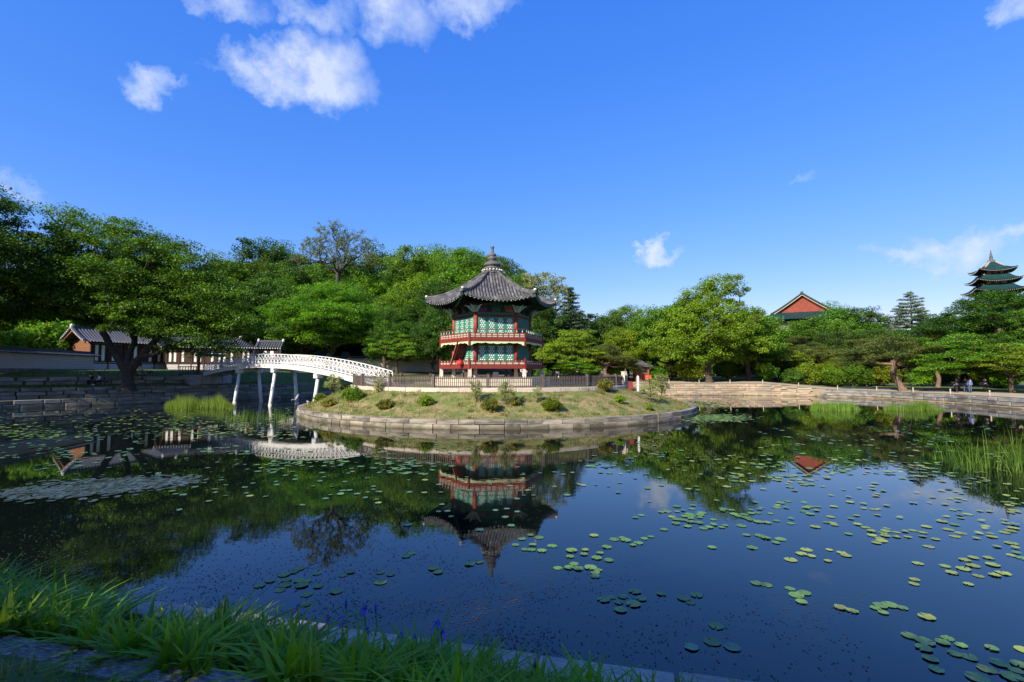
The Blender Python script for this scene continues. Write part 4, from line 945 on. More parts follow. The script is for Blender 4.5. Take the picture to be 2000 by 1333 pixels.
def skeleton(rng, trunk, C, rad0, tip=.02, wig=.25, sides=6, power=.48, limbs=()):
    """trunk: list of points; C: clump centres. grows limbs to every clump, pipe-model radii -> MB"""
    nodes = [Vector(p) for p in trunk]; par = list(range(-1, len(trunk)-1)); base_n = len(trunk)
    for pi, pts in limbs:
        for q in pts: nodes.append(Vector(q)); par.append(pi); pi = len(nodes)-1
    base_n = len(nodes)
    order = np.argsort([(Vector(c)-nodes[len(trunk)//2]).length for c in C])
    for i in order:
        c = Vector(C[i]); best, bi = 1e9, 0
        for j, q in enumerate(nodes):
            if j == 0: continue
            dz = c.z-q.z; dd = (c-q).length; cost = dd + (2.0*max(0, -dz+.3)) + (.0 if j < base_n else .25)
            if cost < best: best, bi = cost, j
        q = nodes[bi]; L_ = (c-q).length; k = max(1, min(4, int(L_/1.1))); prev = bi
        for e in range(1, k+1):
            f = e/k; p = q.lerp(c, f); p.z -= .18*L_*math.sin(math.pi*f)*.5
            if e < k: p += Vector(rng.normal(size=3)*wig*.3*min(1, L_/3))
            nodes.append(p); par.append(prev); prev = len(nodes)-1
    w = [0.0]*len(nodes); ch = [0]*len(nodes)
    for j in range(len(nodes)-1, -1, -1):
        if w[j] == 0: w[j] = 1.0
        if par[j] >= 0: w[par[j]] += w[j]
    wm_ = max(w); rd = [max(tip, rad0*(x/wm_)**power) for x in w]
    mb = MB()
    for j in range(len(nodes)):
        if par[j] < 0: continue
        a, b_ = nodes[par[j]], nodes[j]
        if (b_-a).length < 1e-3: continue
        ra = min(rd[par[j]], rd[j]*1.6) if j >= base_n else rd[par[j]]
        mb.tube([a, b_], [ra, rd[j]], 9 if rd[j] > .12 else (6 if rd[j] > .05 else 4), False)
    # root flare
    b0 = nodes[0]; mb.tube([b0+Vector((0, 0, -.4)), b0+Vector((0, 0, .05)), b0+Vector((0, 0, .5))], [rad0*1.75, rad0*1.4, rad0*1.02], 10, False)
    return mb
def lobes_pts(rng, lobes, n, shell=.55, mind=.7):
    P = []; vol = np.array([l[3]*l[4]*l[5] for l in lobes])**.7; vol /= vol.sum(); tries = 0
    while len(P) < n and tries < n*40:
        tries += 1; l = lobes[rng.choice(len(lobes), p=vol)]; d = rng.normal(size=3); d /= np.linalg.norm(d); r = shell+(1-shell)*rng.random()**.6
        p = np.array(l[:3])+d*r*np.array(l[3:6])
        if d[2] < -.55 and rng.random() < .6: continue
        if all((p[0]-q[0])**2+(p[1]-q[1])**2+((p[2]-q[2])*1.4)**2 > mind*mind for q in P): P.append(p)
    return np.array(P)
TREES = {}
def proto(key, seed, trunk, lobes, n, per, cr, flat, size, rad0, mind=.7, shell=.5, droop=0, up=.6, tip=.013, bark='bark', aspect=.5, limbs=()):
    rng = np.random.default_rng(seed); C = lobes_pts(rng, lobes, n, shell, mind)
    ctr = C.mean(0); ex = C[rng.random(len(C)) < .22]; dd = ex-ctr; ex = ex+dd*(.06+.16*rng.random((len(ex), 1)))+rng.normal(size=ex.shape)*cr*.3; C = np.concatenate([C, ex])
    crs = cr*(.55+.75*rng.random(len(C)))
    lv = leaves_np(rng, C, per, crs, flat, size, droop, up, aspect=aspect)
    tm = skeleton(rng, trunk, C, rad0, tip, limbs=limbs).mesh(key+'_trunk', True); cm = np_mesh(key+'_crown', lv, quads(len(lv)//4))
    TREES[key] = (tm, cm, bark, float(lv[:, 2].max()))
# zelkova: wide dome of flat leaf layers, low forked trunk (built for the big tree on the left bank)
proto('zelkova', 1, [(0,0,0),(-.1,0,1.5),(-.2,.1,3.0),(.3,.2,4.6),(.2,0,7),(-.5,.2,10),(-1,0,13)],
      [(-4.2,0,14.2,3.6,4,3.2),(-1,1,13,5,5,3.6),(3.2,0,11.4,4.6,5,3.4),(6.8,-.5,8.6,4.2,4.5,2.8),(-6.3,0,10.2,4,4.5,2.6),(4.5,-2,7.0,4.6,4.5,2.2),(-3,-2,8.8,4.5,4,2.6),(0,-3,9.5,4.5,3.5,3),(9.4,0,6.6,3.2,3,2.0),(6.5,-2,5.6,3.6,3.5,1.8),(3,1,8.5,5,5,3),(-1,0,10.5,5,5,3)],
      380, 270, 1.4, .42, .11, .50, mind=1.35, up=1.0, droop=.14, bark='bark_dark', limbs=((1, [(-1.5,0,3.4),(-3.0,.1,5.8),(-4.2,0,8.6)]), (1, [(1.3,-.2,3.0),(2.8,0,5.0),(4.2,0,7.6)])))
proto('zelkova_b', 2, [(0,0,0),(.2,0,1.8),(.5,0,4),(.3,.3,7),(.4,0,10),(.2,0,13)],
      [(0,0,14,4.5,4.5,3.4),(4.5,0,11,4.5,4.5,3),(-4.5,0,11,4.5,4.5,3),(0,-3.5,10,5,4,3),(2,0,7.5,6,5,2.2),(-3,2,8,4.5,4,2.4)],
      330, 270, 1.4, .42, .11, .55, mind=1.25, up=1.0, droop=.12, bark='bark_dark')
proto('broad_a', 3, [(0,0,0),(.1,0,2),(.2,.1,4.5),(0,0,7.5),(.1,0,10.5)],
      [(0,0,10.5,2.8,2.8,3),(-2.4,.4,8,2.8,2.8,2.6),(2.5,0,7.6,2.8,2.8,2.6),(.5,-2,6.6,3,2.6,2.4),(-.8,2,7,3,2.6,2.6),(1.6,-.6,5,3,2.8,1.8),(-2,-.8,5.2,2.8,2.8,1.8)], 170, 210, 1.05, .62, .115, .34, mind=1.15)
proto('broad_b', 4, [(0,0,0),(-.1,.1,2.2),(.1,0,5),(.5,.1,8.5),(.9,0,12)],
      [(1.3,0,12.6,2.6,2.6,2.4),(-.4,.4,10.6,3.2,3,2.8),(-3.1,0,7.6,3,3,2.6),(3.3,0,8.2,2.9,3,2.8),(.4,-2.2,7.4,3.4,2.6,3),(4.6,-.4,5.2,2.8,2.6,2.0),(-4.3,-.6,4.8,2.6,2.6,1.9),(0,0,4.6,3.6,3,1.8)], 230, 220, 1.05, .62, .115, .40, mind=1.15)
proto('broad_c', 5, [(0,0,0),(.1,-.1,2),(-.2,0,4),(.1,0,7)],
      [(-1.6,0,6.8,3,3,2.4),(1.9,.4,6.4,3,3,2.2),(0,-1.5,5.2,3.6,3,2.2),(0,1.5,5.6,3.6,3,2.2),(-3.4,0,4.4,2.4,2.4,1.6),(3.6,0,4.2,2.4,2.4,1.6)], 150, 210, 1.05, .5, .115, .30, mind=1.15)
proto('maple', 6, [(0,0,0),(.15,0,1),(-.1,.1,2),(.1,0,3.4)],
      [(0,0,4.6,2.4,2.4,1.2),(-2,0,3.6,2.2,2.2,.9),(2.1,.2,3.5,2.2,2.2,.9),(.4,-1.8,3.0,2.4,2,.8),(-.5,1.6,3.8,2.4,2,.9),(2.8,-.8,2.5,1.6,1.6,.6),(-2.8,-.8,2.6,1.6,1.6,.6)], 110, 210, .85, .26, .085, .20, mind=.78, up=1.2, droop=.14)
proto('pine', 7, [(0,0,0),(.35,0,1.2),(.75,.1,2.4),(.6,0,3.7),(1.0,.1,5.0),(.8,0,6.2)],
      [(.6,0,6.8,2.2,2.2,.8),(-1.6,.2,5.6,2.2,2,.7),(2.8,0,5.5,2.2,2,.7),(.2,-1.8,4.7,2.6,1.8,.6),(3.6,-.5,4.3,1.8,1.6,.5),(-2.9,-.3,4.2,1.9,1.7,.55),(1,1.8,5,2.4,1.8,.6)], 85, 330, .85, .40, .12, .30, mind=.8, up=.9, bark='bark_pine', aspect=.2)
proto('pine_b', 8, [(0,0,0),(-.2,0,1.6),(.1,.1,3.2),(-.2,0,5),(.1,0,7),(0,0,8.6)],
      [(0,0,9,1.8,1.8,.9),(1.6,0,7.7,2,1.8,.7),(-1.7,.2,7.0,2,1.8,.7),(.6,-1.4,6,2.2,1.7,.6),(2.4,-.4,5.2,1.9,1.6,.55),(-2.5,-.2,5.0,1.9,1.6,.55)], 80, 330, .85, .40, .12, .26, mind=.8, up=.9, bark='bark_pine', aspect=.2)
def conifer(key, seed, H, rb, tiers, per, size, gap, pw=.85):
    rng = np.random.default_rng(seed); C = []; mb = MB(); mb.tube([(0, 0, -.4), (0, 0, H*.5), (0, 0, H)], [.26, .16, .03], 8)
    for i in range(tiers):
        f = i/(tiers-1); z = H*(.10+.88*f); r_ = rb*(1-f)**pw+.15; nb = max(4, int(9*(1-f)+4)); ph = rng.random()*6
        for k in range(nb):
            a = ph+2*math.pi*k/nb+rng.normal()*.12; rr = r_*(.75+.4*rng.random()); zz_ = z+rng.normal()*.08
            mb.tube([(0, 0, zz_), (rr*.6*math.cos(a), rr*.6*math.sin(a), zz_-.04*rr), (rr*math.cos(a), rr*math.sin(a), zz_+.06*rr)], [.045*(1-f)+.015, .03, .01], 4, False)
            for e in np.arange(.25, 1.01, max(.12, gap/max(rr, .3))): C.append((rr*e*math.cos(a), rr*e*math.sin(a), zz_-.05*rr*e+.1*rr*e*e))
    C = np.array(C); lv = leaves_np(rng, C, per, .34, .30, size, .1, .5, aspect=.18)
    TREES[key] = (mb.mesh(key+'_trunk', True), np_mesh(key+'_crown', lv, quads(len(lv)//4)), 'bark_dark', H)
conifer('spruce', 9, 12, 3.2, 24, 34, .17, .42)
conifer('spruce_b', 10, 12, 4.6, 24, 62, .16, .40, .62)
# tall half bare tree
proto('sparse', 11, [(0,0,0),(.1,0,4),(-.1,.1,8),(.3,0,12),(.2,.1,15),(.0,0,17.5)],
      [(-.6,0,20.6,2.6,2.4,2.6),(2.8,0,19.4,2.6,2.2,2.2),(-3.4,0,18.6,2.6,2.2,1.9),(4.9,.2,17.2,1.8,1.8,1.4),(-5.6,0,17.0,1.7,1.6,1.0),(0,0,17.6,3.4,2.6,1.8)], 360, 34, .5, .8, .085, .30, mind=.48, shell=.3, tip=.019, bark='bark_dark')
proto('pale', 12, [(0,0,0),(.2,0,4),(0,0,8),(.4,0,11)],
      [(.5,0,13.2,3.2,2.8,1.8),(-1.8,0,11.8,2.4,2.4,1.4),(3.0,0,11.6,2.4,2.4,1.4),(.6,0,10,3.4,2.6,1.6)], 110, 80, .85, .45, .12, .30, mind=.8, shell=.4, tip=.025)
# shrubs
proto('bush', 13, [(0,0,0),(0,0,.15),(.02,0,.3)], [(0,0,.45,.55,.55,.42),(.2,.1,.5,.4,.4,.35),(-.2,0,.42,.42,.42,.35)], 60, 60, .17, .85, .045, .035, mind=.13, tip=.008)
proto('sapling', 14, [(0,0,0),(.02,0,.35),(-.03,0,.8),(.05,0,1.2)], [(0,0,1.3,.5,.5,.55),(.35,0,.9,.4,.4,.4),(-.35,0,.85,.4,.4,.4)], 55, 22, .17, .8, .05, .028, mind=.17, tip=.007)
proto('shrub', 15, [(0,0,0),(.05,0,.4),(0,0,.9),(.1,0,1.4)], [(0,0,1.7,1.1,1.1,.9),(.9,.2,1.3,.9,.9,.8),(-.9,0,1.2,.9,.9,.8),(0,-.5,.9,1.1,.9,.7)], 120, 70, .38, .8, .085, .06, mind=.3, tip=.01)

def tree(name, key, m, x, y, H=None, sc=None, rz=0, label=None, cat='tree', group=None, z=None, wide=1.0, lean=0):
    tm, cm, bark, h0 = TREES[key]
    s = sc if sc else H/h0; z = ground_z(x, y) if z is None else z
    o = tag(empty(name, (x, y, z-.05), rz), label, cat, group); o.scale = (s*wide, s*wide, s)
    if lean: o.rotation_euler = (0, lean, rz)
    put('trunk', tm, M[bark], o); put('crown', cm, M[m], o)
    return o
def tree_px(name, key, m, px, Y, ytop, **k):
    p = at(px, 727, Y); z = k.pop('z', None); z = ground_z(p.x, p.y) if z is None else z; top = at(px, ytop, Y).z
    return tree(name, key, m, p.x, p.y, H=top-z, z=z, **k)
# left bank
tree('zelkova_tree', 'zelkova', 'l_zelk', -41.3, 52.2, H=19.6, z=1.9, label='large spreading zelkova on the left bank with a forked trunk')
tree('zelkova_tree', 'zelkova_b', 'l_zelk', -52.6, 44.5, H=20.3, z=2.4, rz=1.2, wide=1.0, label='big dark tree reaching in from the left edge of the picture')
for i, (x, y, h) in enumerate(((-68, 34, 15), (-74, 50, 16))):
    tree('zelkova_tree', ('zelkova_b', 'zelkova')[i % 2], 'l_zelk', x, y, H=h, rz=i*1.7, label='shade tree on the left bank outside the view', group='shade trees beyond the left edge')
for i, (x, y, h) in enumerate(((-5.4, -2.4, 6.5), (-2.4, -4.8, 6.8), (-9.5, 1.0, 6.5), (.8, -6.8, 6.8))):
    tree('zelkova_tree', ('zelkova_b', 'zelkova')[i % 2], 'l_zelk', x, y, H=h, rz=i*1.3+.4, label='shade tree behind the viewpoint on the near bank', group='shade trees behind the viewpoint')
G_W = 'trees of the wood behind the bridge'
WOOD = [ # px, Y, ytop, key, mat, wide
 (60,74,565,'broad_c','l_bright',1.1),(15,70,590,'broad_c','l_mid',1.2),(95,84,560,'broad_a','l_mid',1.2),(-40,80,520,'broad_a','l_deep',1.2),
 (190,96,520,'broad_a','l_mid',1.3),(300,98,520,'broad_b','l_deep',1.3),(250,84,590,'broad_c','l_bright',1.2),(380,92,540,'broad_b','l_mid',1.2),
 (440,106,505,'broad_a','l_mid',1.2),(470,88,560,'broad_c','l_deep',1.3),(510,122,488,'broad_b','l_deep',1.3),(555,130,490,'broad_a','l_deep',1.4),(540,92,545,'broad_a','l_mid',1.2),
 (600,112,530,'broad_b','l_mid',1.3),(590,88,590,'broad_c','l_bright',1.2),(700,118,520,'broad_b','l_deep',1.3),(745,124,492,'broad_a','l_mid',1.4),(690,93,560,'broad_b','l_mid',1.1),
 (790,108,500,'broad_b','l_mid',1.2),(760,90,575,'broad_a','l_mid',1.1),(835,118,492,'broad_a','l_bright',1.2),(830,90,560,'broad_b','l_deep',1.1),(905,104,492,'zelkova_b','l_mid',1.0),(865,128,482,'broad_a','l_deep',1.1),
 (960,120,505,'zelkova_b','l_mid',1.0),(1000,96,560,'broad_a','l_deep',1.2),(920,84,600,'broad_c','l_deep',1.2),(1010,112,535,'broad_b','l_deep',1.1),(1060,88,600,'broad_b','l_deep',1.1),
 (410,118,520,'broad_b','l_deep',1.3),(480,112,512,'broad_a','l_mid',1.3),(640,124,528,'broad_b','l_deep',1.4),(520,98,540,'broad_b','l_mid',1.2),(660,104,555,'broad_b','l_mid',1.2),(720,100,535,'broad_a','l_bright',1.2),(800,96,545,'broad_a','l_bright',1.2),(570,100,530,'broad_b','l_deep',1.2),(870,98,530,'broad_b','l_mid',1.1),(350,104,540,'broad_a','l_deep',1.3),(120,102,530,'broad_b','l_deep',1.3)]
def wood_label(px, Y, key, m):
    tone = {'l_bright': 'bright green', 'l_mid': 'mid green', 'l_deep': 'deep green'}[m]; shape = {'broad_a': 'tall crowned', 'broad_b': 'uneven crowned', 'broad_c': 'low rounded', 'zelkova_b': 'layered'}[key]
    where = next(t for lim, t in ((0, 'beyond the left edge'), (70, 'above the left palace wall'), (200, 'above the gabled hall'), (330, 'hidden behind the big zelkova'), (420, 'right of the big zelkova'), (520, 'above the long hall'), (610, 'left of the half bare tree'), (720, 'around the half bare tree'), (800, 'right of the half bare tree'), (850, 'above the pale brick wall'), (940, 'left of the pavilion roof'), (2000, 'behind the pavilion roof')) if px < lim)
    return '%s %s tree %s, %s' % (tone, shape, where, 'back of the wood' if Y > 103 else 'front of the wood')
for i, (px, Y, yt, key, m, w) in enumerate(WOOD):
    tree_px('woodland_tree', key, m, px, Y, yt-13, rz=i*2.4, wide=w, label=wood_label(px, Y, key, m), group=G_W)
tree_px('tall_bare_tree', 'sparse', 'l_thin', 652, 94, 428, label='tall half bare tree with dark open branches above the bridge')
tree_px('layered_tree', 'zelkova_b', 'l_bright', 640, 84, 545, wide=1.25, rz=.6, label='broad bright green tree with layered boughs behind the bridge')
tree_px('wall_tree', 'maple', 'l_mid', 775, 80, 645, rz=2, label='small spreading tree in front of the pale brick wall')
tree_px('wall_tree', 'broad_a', 'l_deep', 845, 82, 600, rz=1, label='dark trunked tree by the pale brick wall next to the pavilion')
tree_px('wall_tree', 'broad_a', 'l_mid', 752, 82, 590, rz=3, label='slender trunked tree rising by the pale wall behind the bridge end')
# right of the pavilion
tree_px('pale_tree', 'pale', 'l_pale', 1052, 100, 530, label='tall pale olive tree with open crown right of the pavilion roof')
tree_px('spruce_tree', 'spruce', 'l_con', 1116, 92, 560, wide=1.3, label='dark pointed spruce right of the pavilion')
tree_px('garden_maple', 'maple', 'l_yellow', 1120, 79, 640, rz=.5, label='bright yellow green maple right of the pavilion')
tree_px('garden_maple', 'maple', 'l_bright', 1122, 76.5, 693, rz=2.5, wide=1.1, label='low bright maple with pale forked trunk by the far bank')
tree_px('leaning_pine', 'pine', 'l_pine', 1185, 77.5, 672, rz=3.1, wide=1.3, lean=-.22, label='leaning pine with bare twisted limb behind the island fence')
tree_px('garden_tree', 'broad_c', 'l_deep', 1160, 105, 605, wide=1.2, label='rounded deep green tree right of the dark spruce')
tree_px('garden_tree', 'zelkova_b', 'l_mid', 1225, 108, 592, wide=.95, label='domed green tree between the spruce and the large right tree')
tree_px('garden_tree', 'broad_c', 'l_yellow', 1225, 84, 640, rz=1, label='yellow green tree behind the guard hut')
tree_px('large_tree', 'broad_b', 'l_bright', 1385, 77, 534, rz=.0, wide=1.12, label='large fresh green tree with uneven tall crown on the far bank')
tree_px('garden_tree', 'broad_c', 'l_bright', 1310, 83, 588, rz=2, wide=1.0, label='green tree at the left side of the large fresh green tree')
tree_px('garden_tree', 'broad_c', 'l_mid', 1462, 81, 602, rz=4, wide=1.0, label='green tree at the right side of the large fresh green tree')
RT_ = [(1555,92,655,'pine_b','l_pine',1.35,'olive pine left of centre in the right hand grove'),(1600,86,672,'pine','l_pine',1.4,'low olive pine beside the beige bank wall'),
 (1515,84,668,'maple','l_yellow',1.2,'yellow green maple at the left end of the right grove'),(1650,120,586,'broad_a','l_mid',1.3,'leafy tree standing just right of the red gable'),(1590,112,618,'broad_c','l_mid',1.2,'leafy tree standing in front of the red gable'),
 (1705,118,598,'broad_b','l_deep',1.2,'deep green tree left of the grey spruce'),(1660,96,640,'broad_c','l_deep',1.2,'dark tree low in the middle of the right grove'),(1740,98,640,'broad_c','l_deep',1.2,'dark tree below the grey spruce'),
 (1840,112,605,'broad_a','l_mid',1.2,'green tree right of the grey spruce'),(1690,80,660,'pine_b','l_pine',1.3,'olive pine with reddish trunk left of the propped pine'),
 (1640,82,692,'maple','l_yellow',1.1,'low yellow maple between pines on the right bank'),(1830,72,650,'pine_b','l_pine',1.25,'olive pine behind the right bank lawn'),
 (1868,60,650,'maple','l_bright',1.15,'bright maple over the standing people on the right bank'),(1905,78,612,'broad_a','l_deep',1.2,'dark tree behind the people on the right bank'),
 (1975,56,668,'maple','l_yellow',1.3,'yellow green maple at the right edge of the picture'),(2040,62,600,'broad_b','l_mid',1.1,'green tree cut by the right edge of the picture'),
 (1480,98,640,'broad_c','l_deep',1.2,'dark tree behind the left end of the right grove'),(1420,100,612,'broad_a','l_deep',1.1,'dark tree behind the large fresh green tree')]
for i, (px, Y, yt, key, m, w, lb) in enumerate(RT_): tree_px('grove_tree', key, m, px, Y, yt, rz=i*1.9, wide=w, label=lb)
tree_px('grey_spruce', 'spruce_b', 'l_con2', 1786, 108, 568, wide=1.0, label='grey green spruce with open boughs against the sky on the right')
tree_px('propped_pine', 'pine', 'l_pine', 1762, 63.5, 652, rz=2.6, wide=1.35, z=1.05, label='broad pine with thick leaning trunk propped by a pole at the right bank')
tree_px('zelkova_tree', 'zelkova_b', 'l_zelk', 1950, 68, 562, rz=2.2, wide=1.3, label='big dark zelkova under the pagoda at the right edge')
# props of the pine
p0, p1 = at(1757, 756, 62.5), at(1745, 702, 63.5); pr_ = tag(empty('support_pole', (p0.x, p0.y, 1.0)), 'pale slanting pole propping the pine on the right bank', 'pole')
MB().tube([(0,0,-.1), tuple(Vector(p1)-Vector((p0.x, p0.y, 1.0)))], .09, 8).build('pole', M['fence'], pr_); MB().tube([tuple(Vector(p1)-Vector((p0.x, p0.y, 1.0))), tuple(Vector(p1)-Vector((p0.x, p0.y, .9)))], .13, 8).build('pad', M['black'], pr_)
p0 = at(1782, 760, 61.5); pr_ = tag(empty('support_pole', (p0.x, p0.y, 1.0)), 'thin black pole standing right of the propped pine trunk', 'pole')
MB().tube([(0,0,-.1), (-.35,.4,3.4)], .06, 8).build('pole', M['black'], pr_); MB().tube([(-.35,.4,3.4), (-.36,.41,3.5)], .1, 8).build('pad', M['black'], pr_)
# undergrowth behind the right bank and beyond the left wall
UG = [(1285,80),(1325,86),(1345,79),(1420,84),(1500,80),(1545,79),(1580,80),(1620,78),(1665,77),(1700,80),(1725,78),(1800,76),(1840,78),(1880,80),(1930,74),(1970,66),(1060,80),(1150,80),(1200,82)]+[(1040+i*40, 98+(i*7) % 15) for i in range(25)]
for i, (px, Y) in enumerate(UG):
    p = at(px, 727, Y); tree('garden_shrub', 'shrub', ('l_mid', 'l_deep', 'l_yellow', 'l_bright')[i % 4], p.x, p.y, sc=random.uniform(.85, 1.5)*(1.9 if Y > 95 else 1), rz=i*1.1, label='leafy %s shrub %s' % (('mid green', 'deep green', 'yellow green', 'bright green')[i % 4], ('behind the fence right of the pavilion' if px < 1240 else 'by the large fresh green tree' if px < 1480 else 'in the right grove' if px < 1720 else 'by the propped pine and people')+(', back row' if Y > 95 else ', near the bank')), cat='shrub', group='shrubs under the bank trees')
for i, (px, Y) in enumerate(((10,62),(40,66),(75,70),(-25,60))):
    p = at(px, 727, Y); tree('hedge_shrub', 'shrub', 'l_bright', p.x, p.y+6, sc=2.6, rz=i, z=3.6, label='bright shrub crown showing over the palace wall at the far left', cat='shrub', group='shrubs behind the left palace wall')
# island shrubs
IB = [(752,790,'bush',1.05,'rounded olive bush on the island slope left of centre, nearest the bridge'),(832,782,'bush',1.0,'compact green bush below the fence post left of the pavilion'),(957,795,'bush',1.2,'yellowish bush low on the slope under the pavilion'),
 (1078,794,'bush',1.25,'rounded yellow green bush low on the slope right of the pavilion'),(1183,753,'bush',1.35,'leafy bush against the fence near the gateposts'),(1210,775,'bush',.8,'small dark bush on the slope below the gateposts'),
 (642,786,'bush',1.0,'small olive bush at the left tip of the island'),(625,776,'bush',1.0,'reddish olive bush beside the bridge leg'),(668,768,'shrub',.62,'bright leafy shrub on the island below the bridge end'),(690,776,'shrub',.55,'spreading green shrub left of the fence corner'),
 (652,756,'sapling',1.3,'thin twiggy sapling under the bridge at the island'),(930,778,'sapling',.95,'loose green sapling on the slope left of the pavilion centre'),(988,785,'sapling',1.05,'tall twiggy sapling standing before the fence below the pavilion'),(1050,780,'sapling',.7,'small sapling right of the twiggy one before the fence'),
 (738,762,'sapling',.8,'thin sapling before the fence at its left end'),(1270,775,'sapling',1.2,'bare twiggy shrub at the right tip of the island'),(1292,768,'sapling',1.5,'taller twiggy shrub beyond the right tip slope'),(1268,790,'bush',.6,'low grey green tuft on the right island slope'),(1005,782,'bush',.75,'small bush at the foot of the twiggy sapling')]
def isl_point(px, py):
    best = None
    for i in range(200):
        Y = 30+i*.12; p = at(px, py, Y); r_ = math.hypot(p.x-IC.x, p.y-IC.y); z = isl_z(min(r_, IR)) if r_ < IR else 0
        if best is None or abs(p.z-z) < best[0]: best = (abs(p.z-z), p.x, p.y, z)
    return best[1:]
for i, (px, py, key, sc, lb) in enumerate(IB):
    x, y, z = isl_point(px, py+10 if key == 'bush' else py+8); m_ = {'bush': ('l_shrub', 'l_yellow')[i % 2], 'sapling': 'l_pale', 'shrub': 'l_bright'}[key]
    tree('island_bush' if key != 'sapling' else 'island_sapling', key, m_, x, y, sc=sc*(.85 if key == 'bush' else .9), rz=i, z=z+hnoise(x, y)-.03, label=lb, cat='bush' if key != 'sapling' else 'sapling')

# ------------------------------------------------------------------ blades: turf, reeds, iris, lawn
def blades(rng, P, h, w, lean, seg=2, curve=.4, hm=1.0):
    """P (n,3) roots -> strip of quads, seg segments each"""
    n = len(P); a = rng.random(n)*2*math.pi; L_ = h*(.6+.6*rng.random(n))*hm; ln = lean*rng.random(n); dx, dy = np.cos(a), np.sin(a); sx, sy = -dy, dx
    V = np.empty((n, (seg+1)*2, 3))
    for k in range(seg+1):
        f = k/seg; ww = w*(1-f*.92)*.5*(.8+.4*rng.random(n)*0+.2); out = L_*ln*f**(1+curve*2); up_ = L_*f*(1-.35*ln*f)
        for e, sg in enumerate((-1, 1)): V[:, k*2+e, 0] = P[:, 0]+dx*out+sx*ww*sg; V[:, k*2+e, 1] = P[:, 1]+dy*out+sy*ww*sg; V[:, k*2+e, 2] = P[:, 2]+up_
    base = (np.arange(n)*(seg+1)*2)[:, None, None]; q = np.array([[k*2, k*2+1, k*2+3, k*2+2] for k in range(seg)])[None]
    return V.reshape(-1, 3), (base+q).reshape(-1, 4)
rng = np.random.default_rng(5)
n = 26000; a = math.pi+rng.random(n)*math.pi; rr = np.sqrt(rng.random(n)*(17.75**2-13.3**2)+13.3**2)
a = np.where(rng.random(n) < .15, rng.random(n)*2*math.pi, a)
f_ = np.clip((IR-rr)/4.5, 0, 1); X = IC.x*(1-f_)+PC.x*f_+rr*np.cos(a); Yv = IC.y+rr*np.sin(a)
Zv = np.array([isl_z(r) for r in rr])+np.array([hnoise(x, y) for x, y in zip(X, Yv)])*((rr < 17.0) & (rr > 13.5))-.01
ck = rng.integers(0, n, 90); ci = rng.choice(ck, 2600); X[:2600] = X[ci]+rng.normal(size=2600)*.13; Yv[:2600] = Yv[ci]+rng.normal(size=2600)*.13; Zv[:2600] = Zv[ci]; hmul = np.ones(n); hmul[:2600] = 2.3
V, Q = blades(rng, np.stack([X, Yv, Zv], 1), .13, .035, 1.2, hm=hmul); tag(put('turf', np_mesh('turf', V, Q), M['l_turf']), 'patchy short grass and dry thatch on the island slope', 'grass', kind='stuff')
def reed(name, label, px0, px1, py, n, h, depth=1.6, z=0, lean=.35, pos=None):
    rng = np.random.default_rng(int(px0)); 
    c0, c1 = on_z(px0, py, 0), on_z(px1, py, 0); c = (c0+c1)/2; t = rng.random(n); P = np.empty((n, 3)); u = np.clip(rng.normal(.5, .26, n), 0, 1)
    yy = depth*u; P[:, 0] = (c0.x+(c1.x-c0.x)*t)*(1+yy/c.y)-c.x; P[:, 1] = (c0.y-c.y)+(c1.y-c0.y)*t+yy; P[:, 2] = -.1
    ph = rng.random()*6; hm = np.clip(.45+2.2*np.minimum(t, 1-t), 0, 1)*(.82+.12*np.sin(t*17+ph)+.10*np.sin(t*41+ph*2)); P[:, 0] += rng.normal(size=n)*.12; P[:, 1] += .5*np.sin(t*9+ph)
    V, Q = blades(rng, P, h*1.1, .03, lean, 3, .3, hm); o = put(name, np_mesh(name, V, Q), M['l_reed'], None, (c.x, c.y, 0)); tag(o, label, 'reeds', 'reed beds in the pond', 'stuff'); return o
reed('reed_bed', 'wide bright green reed bed in front of the right wall, left of two', 1582, 1684, 803, 1900, 1.05, 1.6)
reed('reed_bed', 'wide bright green reed bed in front of the right wall, right of two', 1735, 1841, 803, 1900, 1.0, 1.6)
reed('reed_bed', 'reed bed at the water left of the first white bridge leg', 316, 462, 800, 2600, 1.35, 4.5)
reed('reed_bed', 'sparse reeds standing in the water in front of the bridge legs', 425, 572, 826, 420, 1.0, 4.0)
reed('reed_bed', 'tall arching reeds in the water at the right edge', 1895, 2040, 930, 200, 1.7, 2.2, lean=.8)
reed('reed_bed', 'small group of arching reeds left of the tall reeds at right edge', 1830, 1880, 905, 45, 1.45, 2.0, lean=1.0)
# iris clumps on the near bank
def iris_mesh(seed, n=24, h=.62):
    rng = np.random.default_rng(seed); P = np.zeros((n, 3)); P[:, :2] = rng.normal(size=(n, 2))*.055
    return np_mesh('iris_clump', *blades(rng, P, h, .08, 1.5, 6, .5))
IM = [iris_mesh(i, 30+i, .37+.025*i) for i in range(6)]
s0, s1 = arc_of(-7.5, 6.3), arc_of(2.6, 3.9)
for i in range(296):
    s = s0+(s1-s0)*random.random(); p, nn, pr = bank(s, random.uniform(.42 if (s-s0)/(s1-s0) < .5 else .55, 1.88)); f = (s-s0)/(s1-s0); z = float(np.interp((p-bank(s)[0]).length, pr[1:, 0], pr[1:, 1])); off = (p-bank(s)[0]).length
    if p.x > .3 and off > 1.75: continue
    o = put('iris_clump', random.choice(IM), M['l_iris'], None, (p.x, p.y, z-.02), random.random()*6.28, (1.15-.45*f)*random.uniform(.75, 1.1))
    zone = ('front row by the slabs' if off > 1.35 else 'middle row' if off > .85 else 'back row by the water')+(' at the left corner' if p.x < -4.5 else ' left of the flowers' if p.x < -2 else ' among the flowers' if p.x < -.4 else ' right of the flowers')
    tag(o, 'clump of strap shaped green iris leaves, %s' % zone, 'iris plant', 'iris clumps, %s' % zone)
